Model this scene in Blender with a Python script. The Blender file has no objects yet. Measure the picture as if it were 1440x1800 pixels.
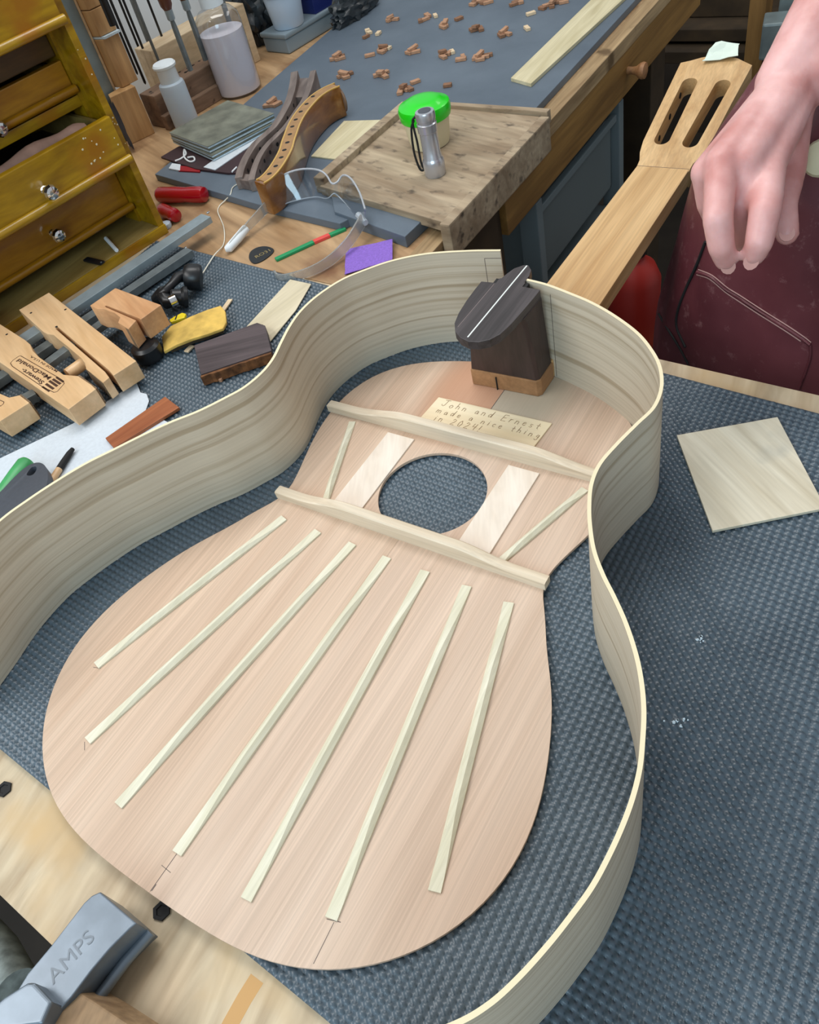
import bpy, bmesh, math, random
import numpy as np
from mathutils import Vector, Matrix

random.seed(4)
S = 0.001                      # the scene is laid out in millimetres; S turns them into metres
SC = bpy.context.scene
COL = SC.collection

# ------------------------------------------------------------------ camera
F_PX = 1406.49
RC = np.array([[0.50476610, -0.84064903, -0.19626613],
               [-0.70666133, -0.27179549, -0.65326640],
               [0.49582351, 0.46844041, -0.73124731]])      # rows: right, down, forward
CC = np.array([2.672, -280.901, 451.953])
cd = bpy.data.cameras.new('camera')
cd.sensor_fit = 'HORIZONTAL'; cd.sensor_width = 36.0
cd.lens = F_PX / 1440.0 * 36.0
cd.clip_start = 0.01; cd.clip_end = 50
cam = bpy.data.objects.new('camera', cd)
M = Matrix.Identity(4)
for i in range(3):
    M[i][0] = RC[0][i]; M[i][1] = -RC[1][i]; M[i][2] = -RC[2][i]; M[i][3] = CC[i] * S
cam.matrix_world = M
COL.objects.link(cam)
SC.camera = cam

# ------------------------------------------------------------------ world, lamps, exposure
w = bpy.data.worlds.new('world'); SC.world = w; w.use_nodes = True
bg = w.node_tree.nodes['Background']
bg.inputs[0].default_value = (0.93, 0.965, 1.0, 1); bg.inputs[1].default_value = 0.46

def area(name, loc, target, sx, sy, power, col):
    l = bpy.data.lights.new(name, 'AREA'); l.shape = 'RECTANGLE'; l.size = sx; l.size_y = sy
    l.energy = power; l.color = col
    o = bpy.data.objects.new(name, l); COL.objects.link(o)
    o.location = Vector(loc)
    o.rotation_euler = (Vector(target) - Vector(loc)).to_track_quat('-Z', 'Y').to_euler()
    return o
area('ceiling_lamp', (0.85, 0.45, 1.5), (0.45, 0.1, 0.0), 1.2, 0.5, 13.5, (1.0, 0.985, 0.96))
area('ceiling_lamp_front', (-0.5, 0.75, 1.3), (0.4, -0.05, 0.0), 1.2, 0.4, 13.5, (1.0, 0.985, 0.96))
area('ceiling_lamp_rear', (2.2, -0.2, 1.55), (1.5, 0.2, 0.0), 1.2, 0.4, 6, (1.0, 0.97, 0.93))
area('window_light', (-1.6, -0.7, 1.1), (0.3, 0.0, 0.0), 1.4, 1.0, 24, (0.58, 0.84, 1.0))

vs = SC.view_settings
vs.view_transform = 'Standard'; vs.look = 'None'; vs.exposure = 0.0; vs.gamma = 1.0
vs.use_curve_mapping = False

# ------------------------------------------------------------------ helpers: points
def ray(px, py):
    return np.array([(px - 720) / F_PX, (py - 900) / F_PX, 1.0]) @ RC
def P(px, py, z=0.0):
    v = ray(px, py); t = (z - CC[2]) / v[2]
    q = CC + v * t
    return (float(q[0]), float(q[1]), float(z))
def P2(px, py, z=0.0): return P(px, py, z)[:2]
def D(px, py, dep):
    q = CC + ray(px, py) * dep
    return Vector((float(q[0]), float(q[1]), float(q[2])))
def zc(pts, ox, oy, s):
    return [(ox + x / s, oy + y / s) for x, y in pts]

# ------------------------------------------------------------------ helpers: meshes (all in world mm)
def box(c, s, rz=0.0):
    cx, cy, cz = c; sx, sy, sz = [v / 2 for v in s]
    ca, sa = math.cos(rz), math.sin(rz)
    V = []
    for z in (-sz, sz):
        for x, y in ((-sx, -sy), (sx, -sy), (sx, sy), (-sx, sy)):
            V.append((cx + x * ca - y * sa, cy + x * sa + y * ca, cz + z))
    F = [(3, 2, 1, 0), (4, 5, 6, 7), (0, 1, 5, 4), (1, 2, 6, 5), (2, 3, 7, 6), (3, 0, 4, 7)]
    return V, F
def prism(poly, z0, z1):
    a = sum(poly[i][0] * poly[(i + 1) % len(poly)][1] - poly[(i + 1) % len(poly)][0] * poly[i][1] for i in range(len(poly)))
    if a < 0: poly = poly[::-1]
    n = len(poly)
    V = [(x, y, z0) for x, y in poly] + [(x, y, z1) for x, y in poly]
    F = [tuple(range(n - 1, -1, -1)), tuple(range(n, 2 * n))]
    F += [(i, (i + 1) % n, n + (i + 1) % n, n + i) for i in range(n)]
    return V, F
def merge(*gs):
    V, F = [], []
    for v, f in gs:
        o = len(V); V += list(v); F += [tuple(i + o for i in q) for q in f]
    return V, F
def tube(path, rad, n=10, flat=1.0, up=None):
    pts = [Vector(p) for p in path]; m = len(pts)
    if not hasattr(rad, '__len__'): rad = [rad] * m
    V, F = [], []
    nrm = None
    for i, p in enumerate(pts):
        t = (pts[min(i + 1, m - 1)] - pts[max(i - 1, 0)]).normalized()
        if up is not None:
            nrm = t.cross(Vector(up)).normalized()
        elif nrm is None:
            nrm = t.orthogonal().normalized()
        else:
            nrm = (nrm - t * nrm.dot(t)).normalized()
        b = t.cross(nrm)
        for k in range(n):
            a = 2 * math.pi * k / n
            V.append(tuple(p + nrm * (rad[i] * math.cos(a)) + b * (rad[i] * flat * math.sin(a))))
    for i in range(m - 1):
        for k in range(n):
            F.append((i * n + k, i * n + (k + 1) % n, (i + 1) * n + (k + 1) % n, (i + 1) * n + k))
    F.append(tuple(range(n - 1, -1, -1))); F.append(tuple((m - 1) * n + k for k in range(n)))
    return V, F
def lathe(prof, c, n=32, axis=(0, 0, 1)):
    ax = Vector(axis).normalized(); e1 = ax.orthogonal().normalized(); e2 = ax.cross(e1)
    c = Vector(c); V, F = [], []
    for r, h in prof:
        for k in range(n):
            a = 2 * math.pi * k / n
            V.append(tuple(c + ax * h + e1 * (r * math.cos(a)) + e2 * (r * math.sin(a))))
    m = len(prof)
    for i in range(m - 1):
        for k in range(n):
            F.append((i * n + k, i * n + (k + 1) % n, (i + 1) * n + (k + 1) % n, (i + 1) * n + k))
    F.append(tuple(range(n - 1, -1, -1))); F.append(tuple((m - 1) * n + k for k in range(n)))
    return V, F
def catmull(pts, per=8, closed=False):
    pts = [np.array(p, float) for p in pts]; n = len(pts); out = []
    rng = range(n if closed else n - 1)
    for i in rng:
        if closed: p0, p1, p2, p3 = pts[i - 1], pts[i], pts[(i + 1) % n], pts[(i + 2) % n]
        else:
            p1, p2 = pts[i], pts[i + 1]
            p0 = pts[i - 1] if i > 0 else 2 * p1 - p2
            p3 = pts[i + 2] if i + 2 < n else 2 * p2 - p1
        for k in range(per):
            t = k / per
            out.append(tuple(0.5 * ((2 * p1) + (-p0 + p2) * t + (2 * p0 - 5 * p1 + 4 * p2 - p3) * t * t + (-p0 + 3 * p1 - 3 * p2 + p3) * t ** 3)))
    if not closed: out.append(tuple(pts[-1]))
    return out
def ribbon(path, z0, z1, th):
    """upright strip that follows a plan curve; z0/z1 numbers or lists"""
    n = len(path)
    if not hasattr(z0, '__len__'): z0 = [z0] * n
    if not hasattr(z1, '__len__'): z1 = [z1] * n
    L, Rr = [], []
    for i in range(n):
        a = np.array(path[max(i - 1, 0)][:2]); b = np.array(path[min(i + 1, n - 1)][:2]); t = b - a; t /= (np.linalg.norm(t) + 1e-9)
        nn = np.array([-t[1], t[0]]) * th / 2; p = np.array(path[i][:2])
        L.append(p + nn); Rr.append(p - nn)
    V, F = [], []
    for i in range(n):
        V += [(L[i][0], L[i][1], z0[i]), (Rr[i][0], Rr[i][1], z0[i]), (Rr[i][0], Rr[i][1], z1[i]), (L[i][0], L[i][1], z1[i])]
    for i in range(n - 1):
        for k in range(4):
            F.append((i * 4 + k, i * 4 + (k + 1) % 4, (i + 1) * 4 + (k + 1) % 4, (i + 1) * 4 + k))
    F.append((3, 2, 1, 0)); F.append(tuple((n - 1) * 4 + k for k in range(4)))
    return V, F

ORG = {}
def finish(name, me, V, mat, parent, smooth, bevel, seg=2, uv=None):
    A = np.array(V, float)
    org = np.array([(A[:, 0].min() + A[:, 0].max()) / 2, (A[:, 1].min() + A[:, 1].max()) / 2, A[:, 2].min()])
    return org
def obj(name, geo, mat, parent=None, smooth=None, bevel=0.0, seg=2, uv=None, bang=0.5):
    V, F = geo
    A = np.array(V, float)
    org = np.array([(A[:, 0].min() + A[:, 0].max()) / 2, (A[:, 1].min() + A[:, 1].max()) / 2, A[:, 2].min()])
    A = (A - org) * S
    me = bpy.data.meshes.new(name)
    me.from_pydata([tuple(v) for v in A], [], F)
    bm = bmesh.new(); bm.from_mesh(me)
    bmesh.ops.recalc_face_normals(bm, faces=bm.faces)
    if bevel > 0:
        es = [e for e in bm.edges if len(e.link_faces) == 2 and e.calc_face_angle(0) > bang]
        bmesh.ops.bevel(bm, geom=es, offset=bevel * S, segments=seg, affect='EDGES', profile=0.6, clamp_overlap=True)
    bm.to_mesh(me); bm.free()
    if uv is not None:
        lay = me.uv_layers.new(name='uv')
        for l in me.loops: lay.data[l.index].uv = uv[l.vertex_index]
    me.materials.append(mat)
    if smooth is not None:
        me.shade_smooth(); me.set_sharp_from_angle(angle=math.radians(smooth))
    o = bpy.data.objects.new(name, me); COL.objects.link(o)
    base = np.zeros(3)
    if parent is not None:
        o.parent = parent; base = ORG[parent.name]
    o.location = tuple((org - base) * S)
    ORG[o.name] = org
    return o
def thing(name, label, cat, loc, group=None):
    o = bpy.data.objects.new(name, None); COL.objects.link(o)
    o.empty_display_size = 0.02
    o.location = tuple(v * S for v in loc); ORG[o.name] = np.array(loc, float)
    return tag(o, label, cat, group)
def tag(o, label, cat, group=None):
    o['label'] = label; o['category'] = cat
    if group: o['group'] = group
    return o
def struct(o): o['kind'] = 'structure'; return o
def curve_plate(name, loops, z0, z1, mat, parent=None, bevel=0.0, xf=None, smooth=40):
    """flat plate with real holes: first loop is the outline, others are holes"""
    cu = bpy.data.curves.new(name, 'CURVE'); cu.dimensions = '2D'; cu.fill_mode = 'BOTH'
    for lp in loops:
        sp = cu.splines.new('POLY'); sp.points.add(len(lp) - 1); sp.use_cyclic_u = True
        for i, (x, y) in enumerate(lp): sp.points[i].co = (x, y, 0, 1)
    cu.extrude = (z1 - z0) / 2
    tmp = bpy.data.objects.new('tmp', cu); COL.objects.link(tmp)
    dg = bpy.context.evaluated_depsgraph_get(); dg.update()
    me = bpy.data.meshes.new_from_object(tmp.evaluated_get(dg))
    V = [(v.co.x, v.co.y, v.co.z + (z0 + z1) / 2) for v in me.vertices]
    if xf: V = [xf(v) for v in V]
    F = [tuple(p.vertices) for p in me.polygons]
    bpy.data.objects.remove(tmp); bpy.data.meshes.remove(me); bpy.data.curves.remove(cu)
    V, F = weld(V, F)
    return obj(name, (V, F), mat, parent, smooth=smooth, bevel=bevel, bang=1.0)
def weld(V, F):
    key = {}; idx = []; out = []
    for v in V:
        k = tuple(round(c, 3) for c in v)
        if k not in key: key[k] = len(out); out.append(v)
        idx.append(key[k])
    G = []
    for f in F:
        g = [idx[i] for i in f]
        if len(set(g)) == len(g) and len(g) > 2: G.append(tuple(g))
    return out, G
def text_geo(txt, org, xdir, size, z, shear=0.0, bold=0.0):
    """flat lettering: lower-left at org (plan), reading along xdir, lying at height z"""
    cu = bpy.data.curves.new('txt', 'FONT'); cu.body = txt; cu.size = size; cu.shear = shear; cu.offset = bold; cu.resolution_u = 3
    tmp = bpy.data.objects.new('tmp', cu); COL.objects.link(tmp)
    dg = bpy.context.evaluated_depsgraph_get(); dg.update()
    me = bpy.data.meshes.new_from_object(tmp.evaluated_get(dg))
    d = Vector(xdir).normalized(); u = Vector((-d.y, d.x))
    V = [(org[0] + d.x * v.co.x + u.x * v.co.y, org[1] + d.y * v.co.x + u.y * v.co.y, z) for v in me.vertices]
    F = [tuple(p.vertices) for p in me.polygons]
    bpy.data.objects.remove(tmp); bpy.data.meshes.remove(me); bpy.data.curves.remove(cu)
    return V, F

# ------------------------------------------------------------------ materials
def srgb(r, g, b):
    f = lambda c: (c / 255 / 12.92) if c / 255 <= 0.04045 else ((c / 255 + 0.055) / 1.055) ** 2.4
    return (f(r), f(g), f(b), 1)
def newmat(name):
    m = bpy.data.materials.new(name); m.use_nodes = True
    nt = m.node_tree; return m, nt, nt.nodes['Principled BSDF']
def plain(name, col, rough=0.5, metal=0.0, noise=0.0, nscale=40, coat=0.0, bump=0.0, spec=0.5, col2=None, trans=0.0, sss=0.0):
    m, nt, b = newmat(name)
    b.inputs['Base Color'].default_value = col; b.inputs['Roughness'].default_value = rough
    b.inputs['Metallic'].default_value = metal; b.inputs['Coat Weight'].default_value = coat
    b.inputs['Specular IOR Level'].default_value = spec; b.inputs['Transmission Weight'].default_value = trans
    if sss:
        b.inputs['Subsurface Weight'].default_value = sss; b.inputs['Subsurface Scale'].default_value = 0.004
        b.inputs['Subsurface Radius'].default_value = (1, 0.4, 0.25)
    if noise > 0 or bump > 0:
        tc = nt.nodes.new('ShaderNodeTexCoord'); nz = nt.nodes.new('ShaderNodeTexNoise')
        nz.inputs['Scale'].default_value = nscale; nz.inputs['Detail'].default_value = 6
        nt.links.new(tc.outputs['Object'], nz.inputs['Vector'])
        if noise > 0:
            rp = nt.nodes.new('ShaderNodeValToRGB')
            rp.color_ramp.elements[0].position = 0.35; rp.color_ramp.elements[1].position = 0.68
            c2 = col2 or tuple(min(1, c * (1 + noise)) for c in col[:3]) + (1,)
            rp.color_ramp.elements[0].color = tuple(c * (1 - noise) for c in col[:3]) + (1,)
            rp.color_ramp.elements[1].color = c2
            nt.links.new(nz.outputs['Fac'], rp.inputs[0]); nt.links.new(rp.outputs[0], b.inputs['Base Color'])
        if bump > 0:
            bp_ = nt.nodes.new('ShaderNodeBump'); bp_.inputs['Strength'].default_value = bump; bp_.inputs['Distance'].default_value = 0.001
            nt.links.new(nz.outputs['Fac'], bp_.inputs['Height']); nt.links.new(bp_.outputs[0], b.inputs['Normal'])
    return m
def wood(name, dark, light, angle=0.0, along=6, cross=70, rough=0.55, fine=400, fine_amt=0.18, coat=0.0, use_uv=False, axis='X',
         spots=None, spot_scale=30, spot_lo=0.62, spot_hi=0.72, bump=0.08, distort=0.6, spot_stretch=1.0, lo=0.34, hi=0.68):
    """grain runs along a direction at `angle` in plan (or along Z / along u)"""
    m, nt, b = newmat(name); N = nt.nodes; L = nt.links
    b.inputs['Roughness'].default_value = rough; b.inputs['Coat Weight'].default_value = coat; b.inputs['Coat Roughness'].default_value = 0.12
    tc = N.new('ShaderNodeTexCoord'); src = tc.outputs['UV' if use_uv else 'Object']
    rot = N.new('ShaderNodeMapping'); rot.vector_type = 'POINT'
    rot.inputs['Rotation'].default_value = (0, math.pi / 2 if axis == 'Z' else 0, -angle)
    L.new(src, rot.inputs[0])
    mp = N.new('ShaderNodeMapping'); mp.inputs['Scale'].default_value = (along, cross, cross)
    L.new(rot.outputs[0], mp.inputs[0])
    n1 = N.new('ShaderNodeTexNoise'); n1.inputs['Scale'].default_value = 1; n1.inputs['Detail'].default_value = 4; n1.inputs['Distortion'].default_value = distort
    L.new(mp.outputs[0], n1.inputs['Vector'])
    rp = N.new('ShaderNodeValToRGB'); e = rp.color_ramp.elements
    e[0].position = lo; e[0].color = dark; e[1].position = hi; e[1].color = light
    L.new(n1.outputs['Fac'], rp.inputs[0])
    mp2 = N.new('ShaderNodeMapping'); mp2.inputs['Scale'].default_value = (along * 2.5, fine, fine); L.new(rot.outputs[0], mp2.inputs[0])
    n2 = N.new('ShaderNodeTexNoise'); n2.inputs['Scale'].default_value = 1; n2.inputs['Detail'].default_value = 2
    L.new(mp2.outputs[0], n2.inputs['Vector'])
    mr = N.new('ShaderNodeMapRange'); mr.inputs[1].default_value = 0.3; mr.inputs[2].default_value = 0.7
    mr.inputs[3].default_value = 1 - fine_amt; mr.inputs[4].default_value = 1 + fine_amt * 0.5
    L.new(n2.outputs['Fac'], mr.inputs[0])
    mx = N.new('ShaderNodeMix'); mx.data_type = 'RGBA'; mx.blend_type = 'MULTIPLY'; mx.inputs[0].default_value = 1
    L.new(rp.outputs[0], mx.inputs[6]); L.new(mr.outputs[0], mx.inputs[7])
    out = mx.outputs[2]
    if spots:
        ms = N.new('ShaderNodeMapping'); ms.inputs['Scale'].default_value = (1 / spot_stretch, 1, 1); L.new(rot.outputs[0], ms.inputs[0])
        n3 = N.new('ShaderNodeTexNoise'); n3.inputs['Scale'].default_value = spot_scale; n3.inputs['Detail'].default_value = 5
        L.new(ms.outputs[0], n3.inputs['Vector'])
        r3 = N.new('ShaderNodeMapRange'); r3.inputs[1].default_value = spot_lo; r3.inputs[2].default_value = spot_hi
        L.new(n3.outputs['Fac'], r3.inputs[0])
        m3 = N.new('ShaderNodeMix'); m3.data_type = 'RGBA'; m3.inputs[7].default_value = spots
        L.new(r3.outputs[0], m3.inputs[0]); L.new(out, m3.inputs[6]); out = m3.outputs[2]
    L.new(out, b.inputs['Base Color'])
    if bump:
        bp_ = N.new('ShaderNodeBump'); bp_.inputs['Strength'].default_value = bump; bp_.inputs['Distance'].default_value = 0.0006
        L.new(n2.outputs['Fac'], bp_.inputs['Height']); L.new(bp_.outputs[0], b.inputs['Normal'])
    return m
def clear(name, col=(0.96, 0.98, 1, 1), gloss=0.06, f=1.45, tint=0.93):
    m, nt, b = newmat(name); nt.nodes.remove(b); N = nt.nodes; L = nt.links
    t = N.new('ShaderNodeBsdfTransparent'); t.inputs[0].default_value = tuple(c * tint for c in col[:3]) + (1,)
    g = N.new('ShaderNodeBsdfGlossy'); g.inputs['Roughness'].default_value = gloss
    lw = N.new('ShaderNodeLayerWeight'); lw.inputs[0].default_value = 0.5
    pw = N.new('ShaderNodeMath'); pw.operation = 'POWER'; pw.inputs[1].default_value = 3.0; L.new(lw.outputs['Facing'], pw.inputs[0])
    fr = N.new('ShaderNodeMath'); fr.operation = 'MULTIPLY_ADD'; fr.inputs[1].default_value = 0.6; fr.inputs[2].default_value = 0.08; L.new(pw.outputs[0], fr.inputs[0])
    mx = N.new('ShaderNodeMixShader'); L.new(fr.outputs[0], mx.inputs[0]); L.new(t.outputs[0], mx.inputs[1]); L.new(g.outputs[0], mx.inputs[2])
    L.new(mx.outputs[0], N['Material Output'].inputs[0])
    return m

MT = dict(
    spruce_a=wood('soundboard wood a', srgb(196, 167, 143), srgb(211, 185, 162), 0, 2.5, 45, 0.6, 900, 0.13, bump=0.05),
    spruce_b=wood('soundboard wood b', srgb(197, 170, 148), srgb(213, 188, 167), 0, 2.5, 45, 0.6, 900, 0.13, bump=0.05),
    brace=wood('brace wood', srgb(208, 202, 176), srgb(224, 219, 198), 0, 8, 120, 0.6, 700, 0.08, bump=0.03),
    bar=wood('bar wood', srgb(206, 188, 162), srgb(226, 212, 190), math.pi / 2, 6, 90, 0.6, 500, 0.1, bump=0.03),
    patch=wood('patch wood', srgb(220, 205, 188), srgb(234, 222, 208), 0.5, 20, 60, 0.65, 500, 0.05, bump=0.02),
    label=wood('label wood', srgb(226, 206, 168), srgb(240, 224, 192), math.pi / 2, 5, 60, 0.6, 400, 0.05, bump=0.02),
    rib=wood('rib wood', srgb(165, 150, 126), srgb(196, 185, 165), 0, 1.4, 190, 0.5, 420, 0.08, use_uv=True, bump=0.02, distort=0.9, lo=0.28, hi=0.52),
    rim=plain('rib edge wood', srgb(228, 214, 178), 0.6),
    neck=wood('neck wood', srgb(186, 146, 96), srgb(214, 178, 128), 0, 4, 60, 0.55, 500, 0.14),
    heel_base=wood('heel base wood', srgb(136, 98, 64), srgb(164, 122, 84), 0, 10, 60, 0.5, 400, 0.12),
    rosewood=wood('rosewood', srgb(38, 32, 33), srgb(70, 63, 64), 0, 6, 130, 0.45, 900, 0.25),
    rosewood_side=wood('rosewood side', srgb(38, 27, 26), srgb(60, 44, 42), 0, 14, 40, 0.5, 500, 0.2, axis='Z'),
    white=plain('white line', srgb(225, 230, 225), 0.4),
    pencil=plain('pencil graphite', srgb(96, 84, 78), 0.6),
    ply=wood('plywood face', srgb(172, 150, 120), srgb(206, 188, 158), 0.15, 6, 30, 0.6, 120, 0.12, spots=srgb(196, 166, 122), spot_scale=11, spot_lo=0.55, spot_hi=0.72, distort=2.2),
    ply2=wood('plywood face worn', srgb(150, 116, 80), srgb(194, 160, 120), 1.2, 4, 22, 0.5, 150, 0.14, spots=srgb(120, 82, 54), spot_scale=10, spot_lo=0.6, spot_hi=0.74, distort=1.5),
    edge=wood('bench edge wood', srgb(134, 108, 74), srgb(188, 160, 120), 0.0, 5, 40, 0.6, 300, 0.2, spots=srgb(100, 78, 50), spot_scale=16),
    apron_board=wood('bench apron wood', srgb(118, 84, 38), srgb(160, 120, 62), 0.0, 4, 40, 0.55, 250, 0.15),
    cab=wood('ochre varnished wood', srgb(136, 98, 4), srgb(176, 136, 14), 0, 7, 40, 0.34, 260, 0.12, coat=0.4, distort=1.4, spots=srgb(156, 102, 8), spot_scale=10),
    cab_or=wood('orange varnished wood', srgb(138, 88, 6), srgb(166, 114, 12), 0, 7, 40, 0.34, 260, 0.12, coat=0.4, distort=1.4),
    cab_dark=wood('dark wood and painted shade', srgb(60, 42, 14), srgb(82, 58, 20), 0, 7, 40, 0.4, 260, 0.16, coat=0.3),  # inner parts, and the shade painted onto the recessed drawer
    cab_floor=wood('cabinet ledge wood', srgb(128, 104, 52), srgb(162, 136, 78), 0, 7, 40, 0.5, 260, 0.1),
    maple=wood('clamp maple', srgb(206, 166, 120), srgb(228, 192, 148), 1.2, 8, 40, 0.45, 300, 0.08, coat=0.2),
    maple_b=wood('clamp maple reddish', srgb(188, 138, 96), srgb(216, 170, 126), 1.2, 8, 40, 0.45, 300, 0.1, coat=0.2),
    cork=plain('cork', srgb(120, 98, 74), 0.9, noise=0.45, nscale=900, bump=0.6),
    burn=plain('burned mark', srgb(66, 38, 20), 0.8),
    steel=plain('bar steel', srgb(158, 172, 178), 0.35, 0.45, noise=0.1, nscale=60),
    steel_d=plain('dark steel', srgb(118, 126, 128), 0.4, 0.4, noise=0.15, nscale=80),
    cast=plain('cast metal', srgb(112, 122, 132), 0.34, 0.6, noise=0.12, nscale=50, bump=0.15),
    galv=plain('galvanised pipe', srgb(130, 138, 134), 0.45, 0.4, noise=0.3, nscale=120),
    chrome=plain('chrome', srgb(225, 228, 230), 0.12, 1.0),
    black=plain('black plastic', srgb(22, 24, 27), 0.35),
    blackm=plain('black matte', srgb(20, 19, 20), 0.75),
    bag=plain('black plastic bag', srgb(44, 50, 54), 0.32, noise=0.3, nscale=30),
    greyh=plain('grey rubber', srgb(70, 74, 82), 0.5, noise=0.06, nscale=300),
    green=plain('green plastic', srgb(20, 205, 20), 0.3, coat=0.3),
    green_h=plain('green handle', srgb(70, 160, 96), 0.4, noise=0.15, nscale=30),
    green_p=plain('green paint', srgb(24, 140, 86), 0.45),
    red_p=plain('red paint', srgb(214, 74, 66), 0.5),
    blue_tape=plain('blue tape', srgb(24, 96, 170), 0.4),
    redh=plain('red acetate handle', srgb(158, 4, 22), 0.16, coat=0.6),
    purple=plain('purple sandpaper', srgb(132, 98, 190), 0.85, noise=0.12, nscale=500, bump=0.3),
    cream=plain('cream paste', srgb(214, 204, 170), 0.5),
    frost=plain('frosted plastic', srgb(200, 214, 226), 0.35, trans=0.25, sss=0.2),
    wcap=plain('white plastic cap', srgb(226, 234, 238), 0.3),
    water=plain('milky liquid', srgb(236, 228, 234), 0.2),
    clearp=clear('clear bottle plastic', tint=0.9),
    lens=clear('clear lens plastic', tint=0.92, gloss=0.06, f=1.6),
    foam=plain('white foam', srgb(228, 232, 234), 0.7),
    hinge=plain('clear hinge', srgb(214, 222, 230), 0.12, trans=0.55),
    temple=plain('clear temple plastic', srgb(226, 226, 222), 0.15, trans=0.8),
    paper=plain('white paper', srgb(206, 214, 220), 0.8, noise=0.04, nscale=200),
    sheet=plain('white textured sheet', srgb(200, 208, 216), 0.6, noise=0.04, nscale=300, bump=0.4),
    sand=plain('sandpaper grey', srgb(116, 118, 104), 0.45, noise=0.35, nscale=34),
    sandw=plain('paper edge', srgb(196, 214, 224), 0.7, noise=0.1, nscale=300),
    pouch=plain('maroon pouch', srgb(56, 34, 38), 0.6),
    redp=plain('red packet', srgb(150, 10, 22), 0.4),
    yellow=plain('yellow felt', srgb(206, 170, 84), 0.85, noise=0.3, nscale=45, bump=0.4),
    yel=plain('yellow plastic', srgb(240, 214, 20), 0.4),
    ebony=wood('dark offcut', srgb(56, 46, 48), srgb(86, 74, 76), -0.9, 8, 60, 0.6, 400, 0.2),
    bark=plain('rough bark edge', srgb(112, 72, 40), 0.9, noise=0.5, nscale=120, bump=0.8),
    veneer=wood('pale veneer', srgb(192, 180, 150), srgb(220, 208, 180), -0.2, 6, 50, 0.6, 300, 0.08),
    square=wood('thin plywood piece', srgb(200, 188, 162), srgb(228, 220, 198), 0.9, 6, 70, 0.45, 400, 0.08, spots=srgb(168, 168, 158), spot_scale=14, spot_lo=0.6, spot_hi=0.8),
    strip=wood('strip wood', srgb(190, 178, 140), srgb(216, 206, 172), 0.0, 6, 70, 0.6, 400, 0.08),
    mahog=wood('mahogany strip', srgb(132, 70, 38), srgb(168, 100, 60), -0.3, 8, 90, 0.55, 500, 0.12),
    chip=plain('chip wood', srgb(176, 134, 104), 0.7, noise=0.2, nscale=160),
    chip2=plain('chip wood dark', srgb(138, 100, 74), 0.7, noise=0.2, nscale=160),
    chip3=plain('chip wood pale', srgb(218, 194, 160), 0.7, noise=0.1, nscale=160),
    tray=wood('worn tray wood', srgb(136, 116, 92), srgb(176, 158, 132), 1.3, 7, 40, 0.75, 200, 0.16, spots=srgb(78, 66, 54), spot_scale=80, spot_lo=0.57, spot_hi=0.74, spot_stretch=2.0),
    greywood=wood('grey brown wood', srgb(98, 84, 78), srgb(136, 122, 114), 0.4, 12, 60, 0.5, 300, 0.14),
    glossbrown=wood('glossy brown wood', srgb(104, 62, 22), srgb(142, 92, 38), 0.4, 10, 50, 0.25, 300, 0.12, coat=0.8),
    tanwood=plain('tan top wood', srgb(160, 122, 78), 0.5, noise=0.12, nscale=80),
    purf=plain('yellow binding', srgb(196, 154, 70), 0.35, coat=0.4),
    rackwood=wood('rack pine', srgb(164, 124, 78), srgb(202, 162, 112), 0, 6, 40, 0.55, 250, 0.12, axis='Z', spots=srgb(120, 84, 50), spot_scale=10, spot_lo=0.64, spot_hi=0.74),
    rackdark=wood('rack brown block', srgb(108, 84, 66), srgb(142, 114, 92), 0, 8, 40, 0.65, 250, 0.15, spots=srgb(60, 44, 34), spot_scale=60, spot_lo=0.64, spot_hi=0.72),
    palewood=wood('pale block wood', srgb(190, 164, 128), srgb(216, 194, 160), 0, 6, 40, 0.6, 250, 0.1),
    handle=plain('brown tool handle', srgb(92, 48, 32), 0.35, coat=0.4),
    navy=plain('navy cloth', srgb(40, 48, 66), 0.7),
    bluebox=plain('navy box', srgb(26, 38, 96), 0.4),
    tubw=plain('white tub', srgb(196, 214, 232), 0.35),
    greybox=plain('grey clear box', srgb(128, 142, 150), 0.3),
    wall=plain('painted wall', srgb(226, 236, 242), 0.8, noise=0.03, nscale=6),
    walld=plain('dark wall', srgb(58, 50, 42), 0.9, noise=0.2, nscale=4),
    floor=plain('workshop floor', srgb(56, 48, 40), 0.8, noise=0.3, nscale=5),
    darkwood=plain('dark old wood', srgb(62, 48, 30), 0.8, noise=0.3, nscale=20),
    post=wood('shelf post wood', srgb(120, 88, 44), srgb(150, 112, 62), 0, 6, 40, 0.6, 250, 0.12, axis='Z'),
    bin=plain('translucent bin', srgb(104, 114, 116), 0.35),
    binf=plain('grey bin frame', srgb(116, 128, 132), 0.4),
    tape=plain('crumpled pale paper', srgb(214, 228, 216), 0.7),
    redcan=plain('red plastic', srgb(150, 30, 20), 0.5),
    vise=plain('vise grey metal', srgb(132, 146, 148), 0.45, 0.5, noise=0.15, nscale=30),
    trouser=plain('dark trousers', srgb(34, 34, 40), 0.9),
    shirt=plain('dark shirt', srgb(50, 52, 60), 0.9),
    nail=plain('fingernail', srgb(212, 160, 152), 0.3, coat=0.2),
    stitch=plain('pale stitching', srgb(168, 132, 126), 0.8),
    string=plain('white string', srgb(226, 222, 206), 0.8),
    gold=plain('gold print', srgb(170, 150, 96), 0.4, 0.5),
    tancloth=plain('pinkish cloth', srgb(150, 116, 100), 0.9, noise=0.15, nscale=60),
)
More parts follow.
